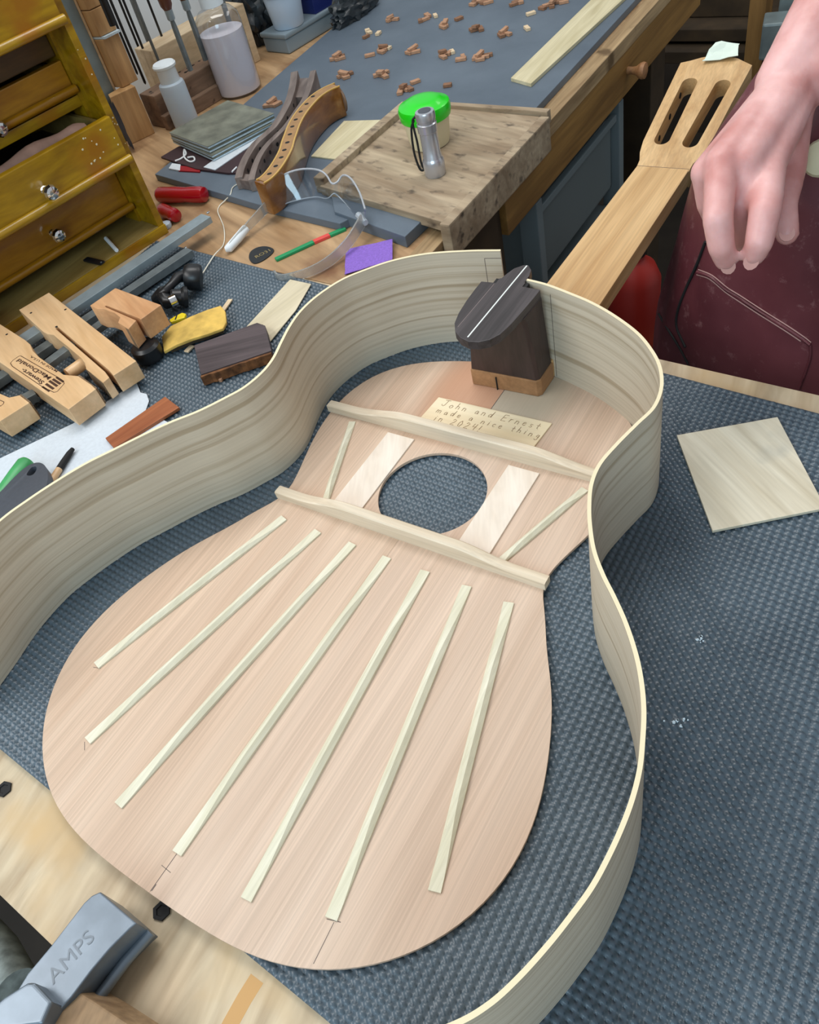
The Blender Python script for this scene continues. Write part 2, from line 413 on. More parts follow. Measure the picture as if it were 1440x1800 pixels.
# skin, apron and foam mats get their own node trees
def skin_mat():
    m, nt, b = newmat('skin'); N = nt.nodes; L = nt.links
    b.inputs['Roughness'].default_value = 0.45
    b.inputs['Subsurface Weight'].default_value = 0.25; b.inputs['Subsurface Scale'].default_value = 0.006; b.inputs['Subsurface Radius'].default_value = (1, 0.35, 0.2)
    tc = N.new('ShaderNodeTexCoord'); n1 = N.new('ShaderNodeTexNoise'); n1.inputs['Scale'].default_value = 26; n1.inputs['Detail'].default_value = 5
    L.new(tc.outputs['Object'], n1.inputs['Vector'])
    rp = N.new('ShaderNodeValToRGB'); rp.color_ramp.elements[0].position = 0.35; rp.color_ramp.elements[0].color = srgb(196, 134, 128)
    rp.color_ramp.elements[1].position = 0.65; rp.color_ramp.elements[1].color = srgb(224, 176, 172)
    L.new(n1.outputs['Fac'], rp.inputs[0]); L.new(rp.outputs[0], b.inputs['Base Color'])
    n2 = N.new('ShaderNodeTexNoise'); n2.inputs['Scale'].default_value = 260; L.new(tc.outputs['Object'], n2.inputs['Vector'])
    bp_ = N.new('ShaderNodeBump'); bp_.inputs['Strength'].default_value = 0.15; bp_.inputs['Distance'].default_value = 0.001
    L.new(n2.outputs['Fac'], bp_.inputs['Height']); L.new(bp_.outputs[0], b.inputs['Normal'])
    return m
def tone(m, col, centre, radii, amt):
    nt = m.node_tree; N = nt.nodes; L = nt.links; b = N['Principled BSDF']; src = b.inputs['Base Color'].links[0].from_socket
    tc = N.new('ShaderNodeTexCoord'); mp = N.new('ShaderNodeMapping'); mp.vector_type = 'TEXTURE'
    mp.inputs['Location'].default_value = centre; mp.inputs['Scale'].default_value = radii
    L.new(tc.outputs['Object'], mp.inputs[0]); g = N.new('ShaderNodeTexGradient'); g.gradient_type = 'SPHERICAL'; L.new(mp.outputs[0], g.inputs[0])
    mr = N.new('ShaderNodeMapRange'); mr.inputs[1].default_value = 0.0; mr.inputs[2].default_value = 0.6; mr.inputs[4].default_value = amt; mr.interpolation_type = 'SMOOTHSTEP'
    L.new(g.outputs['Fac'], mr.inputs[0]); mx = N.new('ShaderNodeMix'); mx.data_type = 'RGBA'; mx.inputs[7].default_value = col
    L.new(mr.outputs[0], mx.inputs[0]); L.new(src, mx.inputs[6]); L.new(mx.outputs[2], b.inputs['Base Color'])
tone(MT['spruce_b'], srgb(180, 170, 150), (0.206, 0.074, 0), (0.085, 0.055, 1), 0.8)      # greyer zone right of the seam
tone(MT['spruce_a'], srgb(194, 142, 110), (0.205, -0.066, 0), (0.09, 0.055, 1), 0.75)     # warmer zone left of the seam
MT['skin'] = skin_mat()
def apron_mat():
    m, nt, b = newmat('maroon waxed apron'); N = nt.nodes; L = nt.links
    b.inputs['Roughness'].default_value = 0.55
    tc = N.new('ShaderNodeTexCoord'); n1 = N.new('ShaderNodeTexNoise'); n1.inputs['Scale'].default_value = 9; n1.inputs['Detail'].default_value = 6
    L.new(tc.outputs['Object'], n1.inputs['Vector'])
    rp = N.new('ShaderNodeValToRGB'); rp.color_ramp.elements[0].position = 0.35; rp.color_ramp.elements[0].color = srgb(74, 24, 32)
    rp.color_ramp.elements[1].position = 0.7; rp.color_ramp.elements[1].color = srgb(104, 50, 56)
    L.new(n1.outputs['Fac'], rp.inputs[0])
    n2 = N.new('ShaderNodeTexNoise'); n2.inputs['Scale'].default_value = 55; n2.inputs['Detail'].default_value = 8; n2.inputs['Roughness'].default_value = 0.75
    L.new(tc.outputs['Object'], n2.inputs['Vector'])
    mr = N.new('ShaderNodeMapRange'); mr.inputs[1].default_value = 0.56; mr.inputs[2].default_value = 0.82; mr.inputs[4].default_value = 0.6
    L.new(n2.outputs['Fac'], mr.inputs[0])
    mx = N.new('ShaderNodeMix'); mx.data_type = 'RGBA'; mx.inputs[7].default_value = srgb(170, 130, 130)
    L.new(mr.outputs[0], mx.inputs[0]); L.new(rp.outputs[0], mx.inputs[6]); L.new(mx.outputs[2], b.inputs['Base Color'])
    bp_ = N.new('ShaderNodeBump'); bp_.inputs['Strength'].default_value = 0.4; bp_.inputs['Distance'].default_value = 0.004
    L.new(n1.outputs['Fac'], bp_.inputs['Height']); L.new(bp_.outputs[0], b.inputs['Normal'])
    return m
MT['apron'] = apron_mat()
def mat_foam(name, c1, c2, rough, smudge=True):
    m, nt, b = newmat(name); N = nt.nodes; L = nt.links
    b.inputs['Roughness'].default_value = rough
    tc = N.new('ShaderNodeTexCoord'); n1 = N.new('ShaderNodeTexNoise'); n1.inputs['Scale'].default_value = 7; n1.inputs['Detail'].default_value = 8; n1.inputs['Roughness'].default_value = 0.65
    L.new(tc.outputs['Object'], n1.inputs['Vector'])
    rp = N.new('ShaderNodeValToRGB'); rp.color_ramp.elements[0].position = 0.35; rp.color_ramp.elements[0].color = c1
    rp.color_ramp.elements[1].position = 0.7; rp.color_ramp.elements[1].color = c2
    L.new(n1.outputs['Fac'], rp.inputs[0]); out = rp.outputs[0]
    n2 = N.new('ShaderNodeTexNoise'); n2.inputs['Scale'].default_value = 900; n2.inputs['Detail'].default_value = 2
    L.new(tc.outputs['Object'], n2.inputs['Vector'])
    mr = N.new('ShaderNodeMapRange'); mr.inputs[1].default_value = 0.74; mr.inputs[2].default_value = 0.8; mr.inputs[4].default_value = 0.5
    L.new(n2.outputs['Fac'], mr.inputs[0])
    mx = N.new('ShaderNodeMix'); mx.data_type = 'RGBA'; mx.inputs[7].default_value = srgb(190, 200, 205)
    L.new(mr.outputs[0], mx.inputs[0]); L.new(out, mx.inputs[6]); out = mx.outputs[2]
    L.new(out, b.inputs['Base Color'])
    return m
MT['mat'] = mat_foam('foam mat', srgb(64, 77, 87), srgb(86, 101, 112), 0.32)
MT['mat2'] = mat_foam('smooth foam mat', srgb(84, 96, 108), srgb(100, 112, 124), 0.5)

# ================================================================== the room
struct(obj('floor', box((900, 100, -905), (4200, 4200, 10)), MT['floor']))
struct(obj('wall_back', box((1000, 985, 100), (4000, 30, 2000)), MT['wall']))
struct(obj('wall_far', box((2800, -300, 100), (30, 2600, 2000)), MT['walld']))

# ================================================================== workbenches
def bx_near(y): return -51 + 0.05 * y
def bx_far(y): return 550 + 0.06 * y
b1 = thing('workbench', 'plywood workbench under the guitar body, bare at its front edge', 'workbench', (250, 0, -900))
obj('bench_top', prism([(bx_near(-1000), -1000), (bx_far(-1000), -1000), (bx_far(940), 940), (bx_near(940), 940)], -26, -6), MT['ply'], b1, bevel=0.8)
obj('bench_rail', box((20, -40, -70), (34, 1700, 88), 0.05 * -1), MT['edge'], b1)
for x, y in ((30, -700), (470, -700), (60, 700), (520, 760)):
    obj('leg', box((x, y, -463), (80, 80, 874)), MT['darkwood'], b1, bevel=2)
def hexbolt(px, py):
    c = P(px, py, -6)
    o = obj('hex_hole', lathe([(5.6, -6.2), (5.6, -4.6), (3.4, -4.6), (3.0, -5.4)], (c[0], c[1], 0), 6), MT['blackm'], b1)
    o['label'] = 'black hex insert'
for p in ((8, 1388), (285, 1602)): hexbolt(*p)
obj('stain', ribbon([P2(452, 1720, -6), P2(430, 1755, -6), P2(405, 1800, -6), P2(380, 1850, -6)], -6.1, -5.95, 9), plain('varnish stain', srgb(190, 146, 88), 0.4), b1)['label'] = 'amber varnish streak'

b2 = thing('workbench', 'back workbench with drawer front and wooden knob, under the smooth grey mat', 'workbench', (1060, 540, -900))
obj('bench_top', prism([(bx_far(187) + 1, 187), (1560, 187), (1560, 960), (bx_far(960) + 1, 960)], -26, -6), MT['ply2'], b2, bevel=0.8)
obj('front_edge', prism([(bx_far(187) + 6, 184), (1561, 184), (1561, 208), (bx_far(208) + 6, 208)], -26.2, -5.96), MT['edge'], b2, bevel=1)
dr = obj('drawer_front', box((1195, 193, -57), (750, 16, 62)), MT['apron_board'], b2, bevel=1.5)
kc = P(1094, 132, -52)
kn = obj('knob', lathe([(5, -2), (5.5, 2), (5, 8), (6, 14), (10.5, 20), (12, 24), (11, 28), (6, 30), (0.5, 30.5)], (1228, 186, -56), 20, (0, -1, 0)), wood('knob wood', srgb(140, 96, 60), srgb(176, 128, 84), 0, 20, 40), dr, smooth=50)
obj('side_panel', box((800, 214, -230), (36, 40, 410)), MT['darkwood'], b2)
obj('under_rail', box((690, 200, -58), (220, 24, 62)), MT['darkwood'], b2)
for x, y in ((640, 260), (1480, 260), (640, 880), (1480, 880)):
    obj('leg', box((x, y, -463), (70, 70, 874)), MT['darkwood'], b2, bevel=2)

# ---------------- main foam mat: every small pad is real relief
def mx_near(y): return 8 + 0.06 * y
def mx_far(y): return 533 + 0.095 * y
def foam_mat():
    y0, y1 = -430.0, 556.0
    pitch = 5.3; sub = 4
    ny = int((y1 - y0) / pitch) * sub; nx = int(528 / 5.0) * sub
    t = np.linspace(0, 1, ny + 1); s = np.linspace(0, 1, nx + 1)
    yy = y0 + t * (y1 - y0)
    xn = 8 + 0.06 * yy; xf = 533 + 0.095 * yy
    X = xn[:, None] + (xf - xn)[:, None] * s[None, :]
    Y = np.repeat(yy[:, None], nx + 1, 1)
    h = np.array([0.0, 0.72, 1.0, 0.72])
    hy = h[np.arange(ny + 1) % sub]; hx = h[np.arange(nx + 1) % sub]
    rng = np.random.default_rng(3)
    amp = 1.6 * (1 + 0.12 * rng.standard_normal((ny // sub + 1, nx // sub + 1)))
    amp = np.repeat(np.repeat(amp, sub, 0), sub, 1)[:ny + 1, :nx + 1]
    Z = -1.85 + amp * np.sqrt(hy[:, None] * hx[None, :])
    Z[0] = Z[-1] = -1.6; Z[:, 0] = Z[:, -1] = -1.6
    V = np.stack([X, Y, Z], 2).reshape(-1, 3)
    i = np.arange((ny + 1) * (nx + 1)).reshape(ny + 1, nx + 1)
    Q = np.stack([i[:-1, :-1], i[1:, :-1], i[1:, 1:], i[:-1, 1:]], 2).reshape(-1, 4)
    # skirt down to the plywood
    border = np.concatenate([i[0, :], i[1:, -1], i[-1, -2::-1], i[-2:0:-1, 0]])
    nb = len(border); base = len(V)
    VB = V[border].copy(); VB[:, 2] = -6.0
    V = np.vstack([V, VB])
    k = np.arange(nb); k2 = (k + 1) % nb
    Q = np.vstack([Q, np.stack([border[k], border[k2], base + k2, base + k], 1)])
    org = np.array([270.0, 85.0, -6.0])
    me = bpy.data.meshes.new('foam_mat')
    me.vertices.add(len(V)); me.vertices.foreach_set('co', ((V - org) * S).astype(np.float32).ravel())
    me.loops.add(len(Q) * 4); me.loops.foreach_set('vertex_index', Q.astype(np.int32).ravel())
    me.polygons.add(len(Q)); me.polygons.foreach_set('loop_start', (np.arange(len(Q)) * 4).astype(np.int32))
    me.update(calc_edges=True); me.validate()
    me.materials.append(MT['mat'])
    me.shade_smooth(); me.set_sharp_from_angle(angle=math.radians(70))
    o = bpy.data.objects.new('foam_mat', me); COL.objects.link(o); o.location = tuple(org * S); ORG[o.name] = org
    return tag(o, 'dark blue-grey foam mat embossed with rows of small pads, under the guitar', 'mat')
fm = foam_mat()
def blotch(px, py, r, n, seed, z=-0.15):
    rr = random.Random(seed); g = []
    for _ in range(n):
        c = P(px + rr.gauss(0, r), py + rr.gauss(0, r * 0.6), z); a = rr.random() * 6
        k = rr.uniform(0.5, 1.3)
        g.append(prism([(c[0] + k * math.cos(a + q) * rr.uniform(.5, 1.2), c[1] + k * math.sin(a + q) * rr.uniform(.5, 1.2)) for q in (0, 1, 2, 3, 4, 5)], z - 0.9, z))
    o = obj('glue_spot', merge(*g), MT['sandw'], fm); o['label'] = 'dried white glue speck'
blotch(1230, 1122, 5, 8, 1); blotch(1193, 1268, 7, 9, 2)

# back mat (smooth) and the small offcut of the same foam
o = obj('smooth_mat', prism([P2(272, 306, 4), P2(450, 358, 4), (664, 318), (700, 300), (706, 207), (1420, 212), (1420, 745), (930, 697)], -5.9, 4), MT['mat2'], None, bevel=1.0)
tag(o, 'smooth slate-grey foam mat on the back bench, covered with wood chips', 'mat')
o = obj('foam_offcut', prism([P2(583, 345, 8), P2(588, 372, 8), P2(712, 416, 8), P2(752, 378, 8), P2(690, 358, 8), P2(640, 352, 8)], -5.9, 8), MT['mat2'], None, bevel=1.0)
tag(o, 'small slate-grey foam offcut lying under the wooden tray corner', 'foam')

# ================================================================== guitar soundboard
A_R = [202.313, 0.616, 53.591, 30.539, -4.582, -4.33, -7.817, -4.666, -1.165, 1.648, 1.622, 1.086, 0.22, -0.406, -0.189, 0.127, 0.149]
def sb(t):
    r = sum(a * math.cos(k * t) for k, a in enumerate(A_R)); return (220 + r * math.cos(t), r * math.sin(t))
US, RS = 330.8, 43.1
sbo = thing('guitar_soundboard', 'unfinished cedar guitar soundboard lying face down with fan braces and soundhole', 'soundboard', (220, 0, -0.2))
NB = 90
halves = []
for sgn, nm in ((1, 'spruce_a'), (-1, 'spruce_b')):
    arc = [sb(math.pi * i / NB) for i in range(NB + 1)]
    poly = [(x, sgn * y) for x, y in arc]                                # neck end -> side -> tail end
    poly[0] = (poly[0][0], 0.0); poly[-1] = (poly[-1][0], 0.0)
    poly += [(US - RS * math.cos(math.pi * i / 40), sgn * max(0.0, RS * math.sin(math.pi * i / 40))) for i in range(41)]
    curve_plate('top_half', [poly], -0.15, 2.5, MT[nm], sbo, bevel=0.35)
def strip_geo(a, b, wd, z0, z1):
    a = np.array(a, float); b = np.array(b, float); d = (b - a) / np.linalg.norm(b - a); n = np.array([-d[1], d[0]]) * wd / 2
    return prism([tuple(a + n), tuple(b + n), tuple(b - n), tuple(a - n)], z0, z1)
obj('centre_seam', strip_geo((431, 0), (487, 0), 0.6, 2.3, 2.56), MT['pencil'], sbo)
pm = [strip_geo((1.5, 0), (26, 0), 0.4, 2.4, 2.56), strip_geo((15, -4), (15.5, 4), 0.35, 2.4, 2.56), strip_geo((2, -0.6), (6, -0.6), 0.5, 2.4, 2.56),
      strip_geo(P2(588, 1622, 2.5), P2(552, 1695, 2.5), 0.35, 2.4, 2.56), strip_geo(P2(575, 1616, 2.5), P2(600, 1622, 2.5), 0.4, 2.4, 2.56),
      strip_geo(P2(150, 1305, 2.5), P2(150, 1320, 2.5), 0.4, 2.4, 2.56), strip_geo(P2(165, 1174, 2.5), P2(178, 1176, 2.5), 0.4, 2.4, 2.56)]
for g_ in pm: obj('pencil_mark', g_, MT['pencil'], sbo)
def fan(a, b, wd, hm, he=1.3, name='fan_brace', mt='brace'):
    a = np.array(a, float); b = np.array(b, float); Ln = np.linalg.norm(b - a); d = (b - a) / Ln; n = np.array([-d[1], d[0]])
    V, F = [], []; K = 24
    for i in range(K + 1):
        s = i / K; e = min(s, 1 - s) / 0.30; e = min(1, e); e = e * e * (3 - 2 * e)
        h = he + (hm - he) * e; rw = wd / 2 * (1 - 0.78 * e) ; sh = he * 0.9 + (h * 0.45 - he * 0.9) * e if h * 0.45 > he * 0.9 else he * 0.9
        c = a + d * Ln * s
        for off, z in ((-wd / 2, 2.45), (wd / 2, 2.45), (wd / 2, 2.5 + sh), (rw, 2.5 + h), (-rw, 2.5 + h), (-wd / 2, 2.5 + sh)):
            V.append((c[0] + n[0] * off, c[1] + n[1] * off, z))
    for i in range(K):
        for k in range(6): F.append((i * 6 + k, i * 6 + (k + 1) % 6, (i + 1) * 6 + (k + 1) % 6, (i + 1) * 6 + k))
    F.append(tuple(range(5, -1, -1))); F.append(tuple(K * 6 + k for k in range(6)))
    return obj(name, (V, F), MT[mt], sbo)
for a, b in (((264, 99), (96, 147)), ((263, 64), (51, 108)), ((263, 31), (29, 55)), ((262, -1), (25, -0.5)), ((262, -34), (25, -55)), ((262, -68), (40, -104)), ((261, -101), (78, -147))):
    fan(a, b, 7.2, 4.6)
for a, b in (((378, 108), (284, 74)), ((374, -108), (284, -78))):
    o = fan(a, b, 6.0, 4.2, name='angled_brace')
sbo.location.z += 0.9 * S     # the plate rests on the pad tops with a thin gap below
def bar(x, y0, y1, wd, hm, he, xs, name):
    V, F = [], []; K = 40
    for i in range(K + 1):
        s = i / K; y = y0 + (y1 - y0) * s
        e = min(s, 1 - s); e = (e - 0.10) / 0.20; e = max(0, min(1, e)); e = e * e * (3 - 2 * e)
        h = he + (hm - he) * e
        t = wd / 2
        for off, z in ((-t, 2.45), (t, 2.45), (t, 2.5 + h * 0.93), (t * 0.72, 2.5 + h), (-t * 0.72, 2.5 + h), (-t, 2.5 + h * 0.93)):
            V.append((x + xs * s + off, y, z))
    for i in range(K):
        for k in range(6): F.append((i * 6 + k, i * 6 + (k + 1) % 6, (i + 1) * 6 + (k + 1) % 6, (i + 1) * 6 + k))
    F.append(tuple(range(5, -1, -1))); F.append(tuple(K * 6 + k for k in range(6)))
    o = obj(name, (V, F), MT['bar'], sbo, smooth=28)
    return o
bar(387, 138, -140, 8.0, 15, 7, 0, 'harmonic_bar')['label'] = 'upper crosswise bar between label and soundhole'
bar(284, 119, -119, 8.0, 14.5, 7, 0, 'harmonic_bar')['label'] = 'lower crosswise bar above the fan braces'
for sgn in (1, -1):
    obj('reinforcement_patch', prism([(377, sgn * 43.5), (377, sgn * 70), (288, sgn * 70), (288, sgn * 43.5)], 2.4, 3.9), MT['patch'], sbo, bevel=0.4)
lab = obj('label_patch', prism([(430, 50), (431, -56), (391, -53), (391, 53)], 2.4, 3.9), MT['label'], sbo, bevel=0.6)
lab['label'] = 'pale wooden label with a pencilled note'
# pencilled handwriting
GL = {
 'J': (.7, [[(.1, .95), (.7, 1.0)], [(.45, 1.0), (.42, .2), (.3, .02), (.12, .08), (.05, .25)]]),
 'o': (.5, [[(.25, .5), (.08, .38), (.06, .15), (.22, .02), (.4, .15), (.4, .38), (.25, .5)]]),
 'h': (.52, [[(.08, .95), (.06, .02)], [(.06, .3), (.2, .48), (.36, .4), (.38, .02)]]),
 'n': (.52, [[(.06, .5), (.06, .02)], [(.06, .34), (.22, .5), (.36, .42), (.38, .02)]]),
 'a': (.5, [[(.38, .42), (.2, .5), (.06, .28), (.12, .05), (.3, .08), (.38, .42), (.42, .02)]]),
 'd': (.55, [[(.36, .4), (.18, .5), (.05, .25), (.14, .03), (.34, .12), (.42, .98), (.42, .02)]]),
 'E': (.62, [[(.55, .98), (.1, .95), (.06, .02), (.55, .05)], [(.08, .5), (.45, .54)]]),
 'r': (.4, [[(.08, .5), (.06, .02)], [(.07, .3), (.2, .48), (.36, .46)]]),
 'e': (.48, [[(.06, .26), (.38, .32), (.28, .5), (.1, .42), (.06, .15), (.2, .02), (.4, .1)]]),
 's': (.45, [[(.36, .46), (.14, .48), (.1, .32), (.32, .22), (.3, .04), (.06, .06)]]),
 't': (.42, [[(.2, .85), (.2, .1), (.34, .03)], [(.02, .5), (.4, .54)]]),
 'm': (.74, [[(.06, .5), (.06, .02)], [(.06, .36), (.18, .5), (.3, .4), (.3, .02)], [(.3, .36), (.44, .5), (.56, .4), (.58, .02)]]),
 'c': (.45, [[(.38, .42), (.2, .5), (.06, .26), (.18, .03), (.38, .1)]]),
 'i': (.25, [[(.1, .5), (.1, .02)], [(.1, .7), (.12, .74)]]),
 'g': (.5, [[(.38, .42), (.18, .48), (.08, .22), (.3, .12), (.38, .44), (.36, -.25), (.16, -.34), (.04, -.2)]]),
 '2': (.55, [[(.06, .75), (.2, .95), (.42, .82), (.34, .5), (.05, .05), (.5, .06)]]),
 '0': (.55, [[(.26, .95), (.06, .6), (.12, .1), (.34, .05), (.46, .5), (.26, .95)]]),
 '4': (.55, [[(.12, .95), (.06, .45), (.48, .5)], [(.42, .95), (.38, .02)]]),
 '!': (.25, [[(.12, .95), (.1, .3)], [(.1, .1), (.11, .04)]]),
 ' ': (.42, [])}
def handwriting(lines):
    V, F = [], []
    for txt, x, y, size, sp in lines:                                   # reading direction is -Y, letters' up is +X
        rr = random.Random(txt); cur = 0
        for ch in txt:
            wd, st = GL[ch]
            j = rr.uniform(-.05, .05)
            for s in st:
                pts = [(x + (v + j) * size + 0.0, y - (cur + u + 0.12 * v) * size, 3.93) for u, v in s]
                g = tube(pts, 0.27, 5)
                V, F = merge((V, F), g)
            cur += wd + sp
    return V, F
obj('handwriting', handwriting([('John and Ernest', 420.5, 43, 7.8, .30), ('made a nice thing', 411.5, 43, 7.2, .34), ('in 2024!', 402.5, 40, 7.6, .30)]),
    plain('pencil writing', srgb(150, 126, 96), 0.7), lab)

# ================================================================== bent sides (two ribs)
HR = 93.0
def rib_obj(name, plan, label, lift=0.0):
    pts = [np.array(p) for p in catmull(plan, 10)]
    arc = [0.0]
    for i in range(1, len(pts)): arc.append(arc[-1] + float(np.linalg.norm(pts[i] - pts[i - 1])))
    V, F = ribbon([tuple(p) for p in pts], 0.0, HR, 2.2)
    uv = []
    for i in range(len(pts)):
        for k in range(4): uv.append((arc[i] * S, (V[i * 4 + k][2]) * S + (0.3 if k in (0, 3) else 0.0)))
    t = thing(name, label, 'guitar rib', (pts[len(pts) // 2][0], pts[len(pts) // 2][1], 0))
    obj('bent_side', (V, F), MT['rib'], t, smooth=40, uv=uv)
    obj('top_edge', ribbon([tuple(p) for p in pts], HR - 0.1, HR + 0.12, 2.3), MT['rim'], t, smooth=40)
    return t, pts
LP = [P2(x, y, HR) for x, y in ((880, 440), (820, 441), (750, 446), (690, 458), (640, 475), (600, 492), (560, 518), (530, 545), (510, 572), (495, 600), (480, 630), (460, 655), (430, 680), (400, 697), (350, 722), (300, 742), (250, 765), (200, 790), (150, 815), (100, 845), (50, 878), (0, 915))]
LP += [(100, 222), (65, 214), (32, 208)]
rl, lpts = rib_obj('guitar_rib', LP, 'pale bent guitar side with free end beside the heel, left of the soundboard')
RP = [P2(x, y, HR) for x, y in ((920, 490), (960, 500), (1000, 515), (1040, 532), (1080, 555), (1120, 585), (1145, 615), (1160, 645), (1163, 680), (1150, 715), (1120, 745), (1085, 780), (1055, 815), (1040, 850), (1036, 890), (1038, 930), (1045, 970), (1060, 1010), (1080, 1050), (1100, 1095), (1118, 1150), (1128, 1200), (1132, 1250), (1130, 1300), (1125, 1350), (1113, 1400), (1095, 1450), (1070, 1505), (1040, 1560), (1000, 1615), (960, 1665), (910, 1720), (860, 1765), (800, 1800))]
RP += [(8, -188), (-8, -168)]
rr_, rpts = rib_obj('guitar_rib', RP, 'pale bent guitar side held in the heel slot, right of the soundboard')
# pencil lines near the rib ends
def wall_line(pts, i0, i1, z0, z1, parent, side=1):
    seg = pts[i0:i1 + 1]; a = []
    for i, p in enumerate(seg):
        q0 = pts[max(i0 + i - 1, 0)]; q1 = pts[min(i0 + i + 1, len(pts) - 1)]; t = (q1 - q0) / np.linalg.norm(q1 - q0)
        a.append(tuple(p + side * np.array([-t[1], t[0]]) * 1.12))
    return ribbon(a, z0, z1, 0.12)
def nearest(pts, d):
    s = 0
    for i in range(1, len(pts)):
        s += float(np.linalg.norm(pts[i] - pts[i - 1]))
        if s >= d: return i
i13 = nearest(lpts, 14)
g = [wall_line(lpts, 0, i13, 86.0, 86.5, rl, 1), wall_line(lpts, 0, i13, 20.0, 20.5, rl, 1)]
q = lpts[i13]; 
tq = (lpts[i13 + 1] - lpts[i13 - 1]); tq /= np.linalg.norm(tq)
a = q + np.array([-tq[1], tq[0]]) * 1.12
g.append(ribbon([tuple(a - tq * .25), tuple(a + tq * .25)], 20, 86, 0.12))
obj('pencil_line', merge(*g), MT['pencil'], rl)
ir = nearest(rpts, 24); q = rpts[ir]; tq = (rpts[ir + 1] - rpts[ir - 1]); tq /= np.linalg.norm(tq)
a = q - np.array([-tq[1], tq[0]]) * 1.12
obj('pencil_line', ribbon([tuple(a - tq * .25), tuple(a + tq * .25)], 4, 86, 0.12), MT['pencil'], rr_)

# ================================================================== neck with heel and slotted head
nk = thing('guitar_neck', 'unshaped wooden guitar neck with dark heel block and slotted headstock', 'guitar neck', (700, -12, 0))
NZ0, NZ1 = 3.5, 21.0
obj('shaft', prism([(484, 28), (484, -33), (560, -41), (811, -40), (811, 15.5), (560, 19)], NZ0, NZ1), MT['neck'], nk, bevel=0.8)
al = math.radians(14)
def head_xf(v):                         # v = (s along the head, y, local height)
    return (811 + v[0] * math.cos(al) - (v[2]) * math.sin(al), v[1], NZ1 + v[0] * math.sin(al) + v[2] * math.cos(al))
ol = [(-4, 15.5), (8, 16), (20, 20), (37, 22.5), (100, 23.5), (163, 24.5), (167, 14), (172, 4), (175, -6), (175, -24), (171, -36), (165, -46), (160, -54.5), (100, -51.5), (37, -49), (20, -46.5), (8, -41), (-4, -40.5)]
def slot(s0, s1, ya0, ya1, hw=8.2):
    L = []
    for i in range(13):
        t = -math.pi / 2 + math.pi * i / 12; L.append((s1 - hw + hw * math.cos(t), ya1 + hw * math.sin(t)))
    for i in range(13):
        t = math.pi / 2 + math.pi * i / 12; L.append((s0 + hw + hw * math.cos(t), ya0 + hw * math.sin(t)))
    return L
hd = curve_plate('headstock', [ol, slot(33, 138, 3, 3.5), slot(31, 136, -28, -33)], -20, 0, MT['neck'], nk, bevel=0.4, xf=head_xf)
for s in (54, 88, 122):                 # tuner holes drilled from the edge, seen inside the slots
    for yc in (11.15, -19.6 - 0.0):
        c = head_xf((s, yc, -10)); obj('tuner_hole', lathe([(3.2, -0.2), (3.2, 0.3)], c, 14, (0, 1, 0)), MT['blackm'], hd)
obj('scarf_line', ribbon([(810.6, 15.3), (810.6, -39.8)], NZ1 - 0.2, NZ1 + 0.12, 0.5), MT['pencil'], nk)
# heel: light base, dark stacked block, rounded foot with a white centre line
obj('heel_base', prism([(455.5, 30), (457.5, -31), (461, -34), (484, -34), (484, 29)], 3.5, 20.5), MT['heel_base'], nk, bevel=1.2)
obj('crack', strip_geo((455.3, 6), (456.8, 5.6), 0.7, 3.0, 17.0), MT['blackm'], nk)
def loft(polys):
    V, F = [], []; n = len(polys[0][0])
    for poly, z in polys: V += [(x, y, z) for x, y in poly]
    for i in range(len(polys) - 1):
        for k in range(n): F.append((i * n + k, i * n + (k + 1) % n, (i + 1) * n + (k + 1) % n, (i + 1) * n + k))
    F.append(tuple(range(n - 1, -1, -1))); F.append(tuple((len(polys) - 1) * n + k for k in range(n)))
    return V, F
hb0 = [(456, 29), (458, -30.5), (461, -33), (483, -33), (488, -12), (500, -10), (500, 5), (488, 7), (483, 28)]
hb1 = [(452, 20), (452, -28), (455, -30), (480, -31), (484, -12), (503, -10), (503, 3), (484, 5), (480, 21)]
obj('heel_block', loft([(hb0, 20.5), (hb1, 80), ([(x - 4 if x < 460 else x, y) for x, y in hb1], 86.5)]), MT['rosewood_side'], nk, bevel=0.6)
fo = [(479, 20.5), (468, 20.5), (452, 19.8), (436, 18), (424, 15), (415, 9.5), (409, 2), (406.5, -6), (408, -14), (413, -21), (421, -25.5), (435, -28), (452, -29.2), (468, -30.2), (480, -30.5), (480.5, -15), (486, -15), (486.5, -14), (495, -14), (503, -12), (508.5, -7), (508, -3), (502, 2.5), (494, 5), (487, 6.5), (486.5, 8), (480, 8)]
obj('heel_foot', prism(fo, 86.4, 93.6), MT['rosewood'], nk, bevel=0.9)
obj('white_line', strip_geo((411, -3.5), (507.5, -6), 1.1, 93.2, 93.75), MT['white'], nk)
obj('pale_line', strip_geo((420, 10), (478, 8.5), 0.4, 93.2, 93.68), plain('pale grain', srgb(128, 112, 110), 0.5), nk)
for y in (8, -15.5):
    obj('slot_gap', prism([(480.6, y - 2.2 if y < 0 else y - 0.5), (487, y - 2.2 if y < 0 else y - 0.5), (487, y + 0.5 if y < 0 else y + 3.0), (480.6, y + 0.5 if y < 0 else y + 3.0)], 84, 92.5), MT['blackm'], nk)
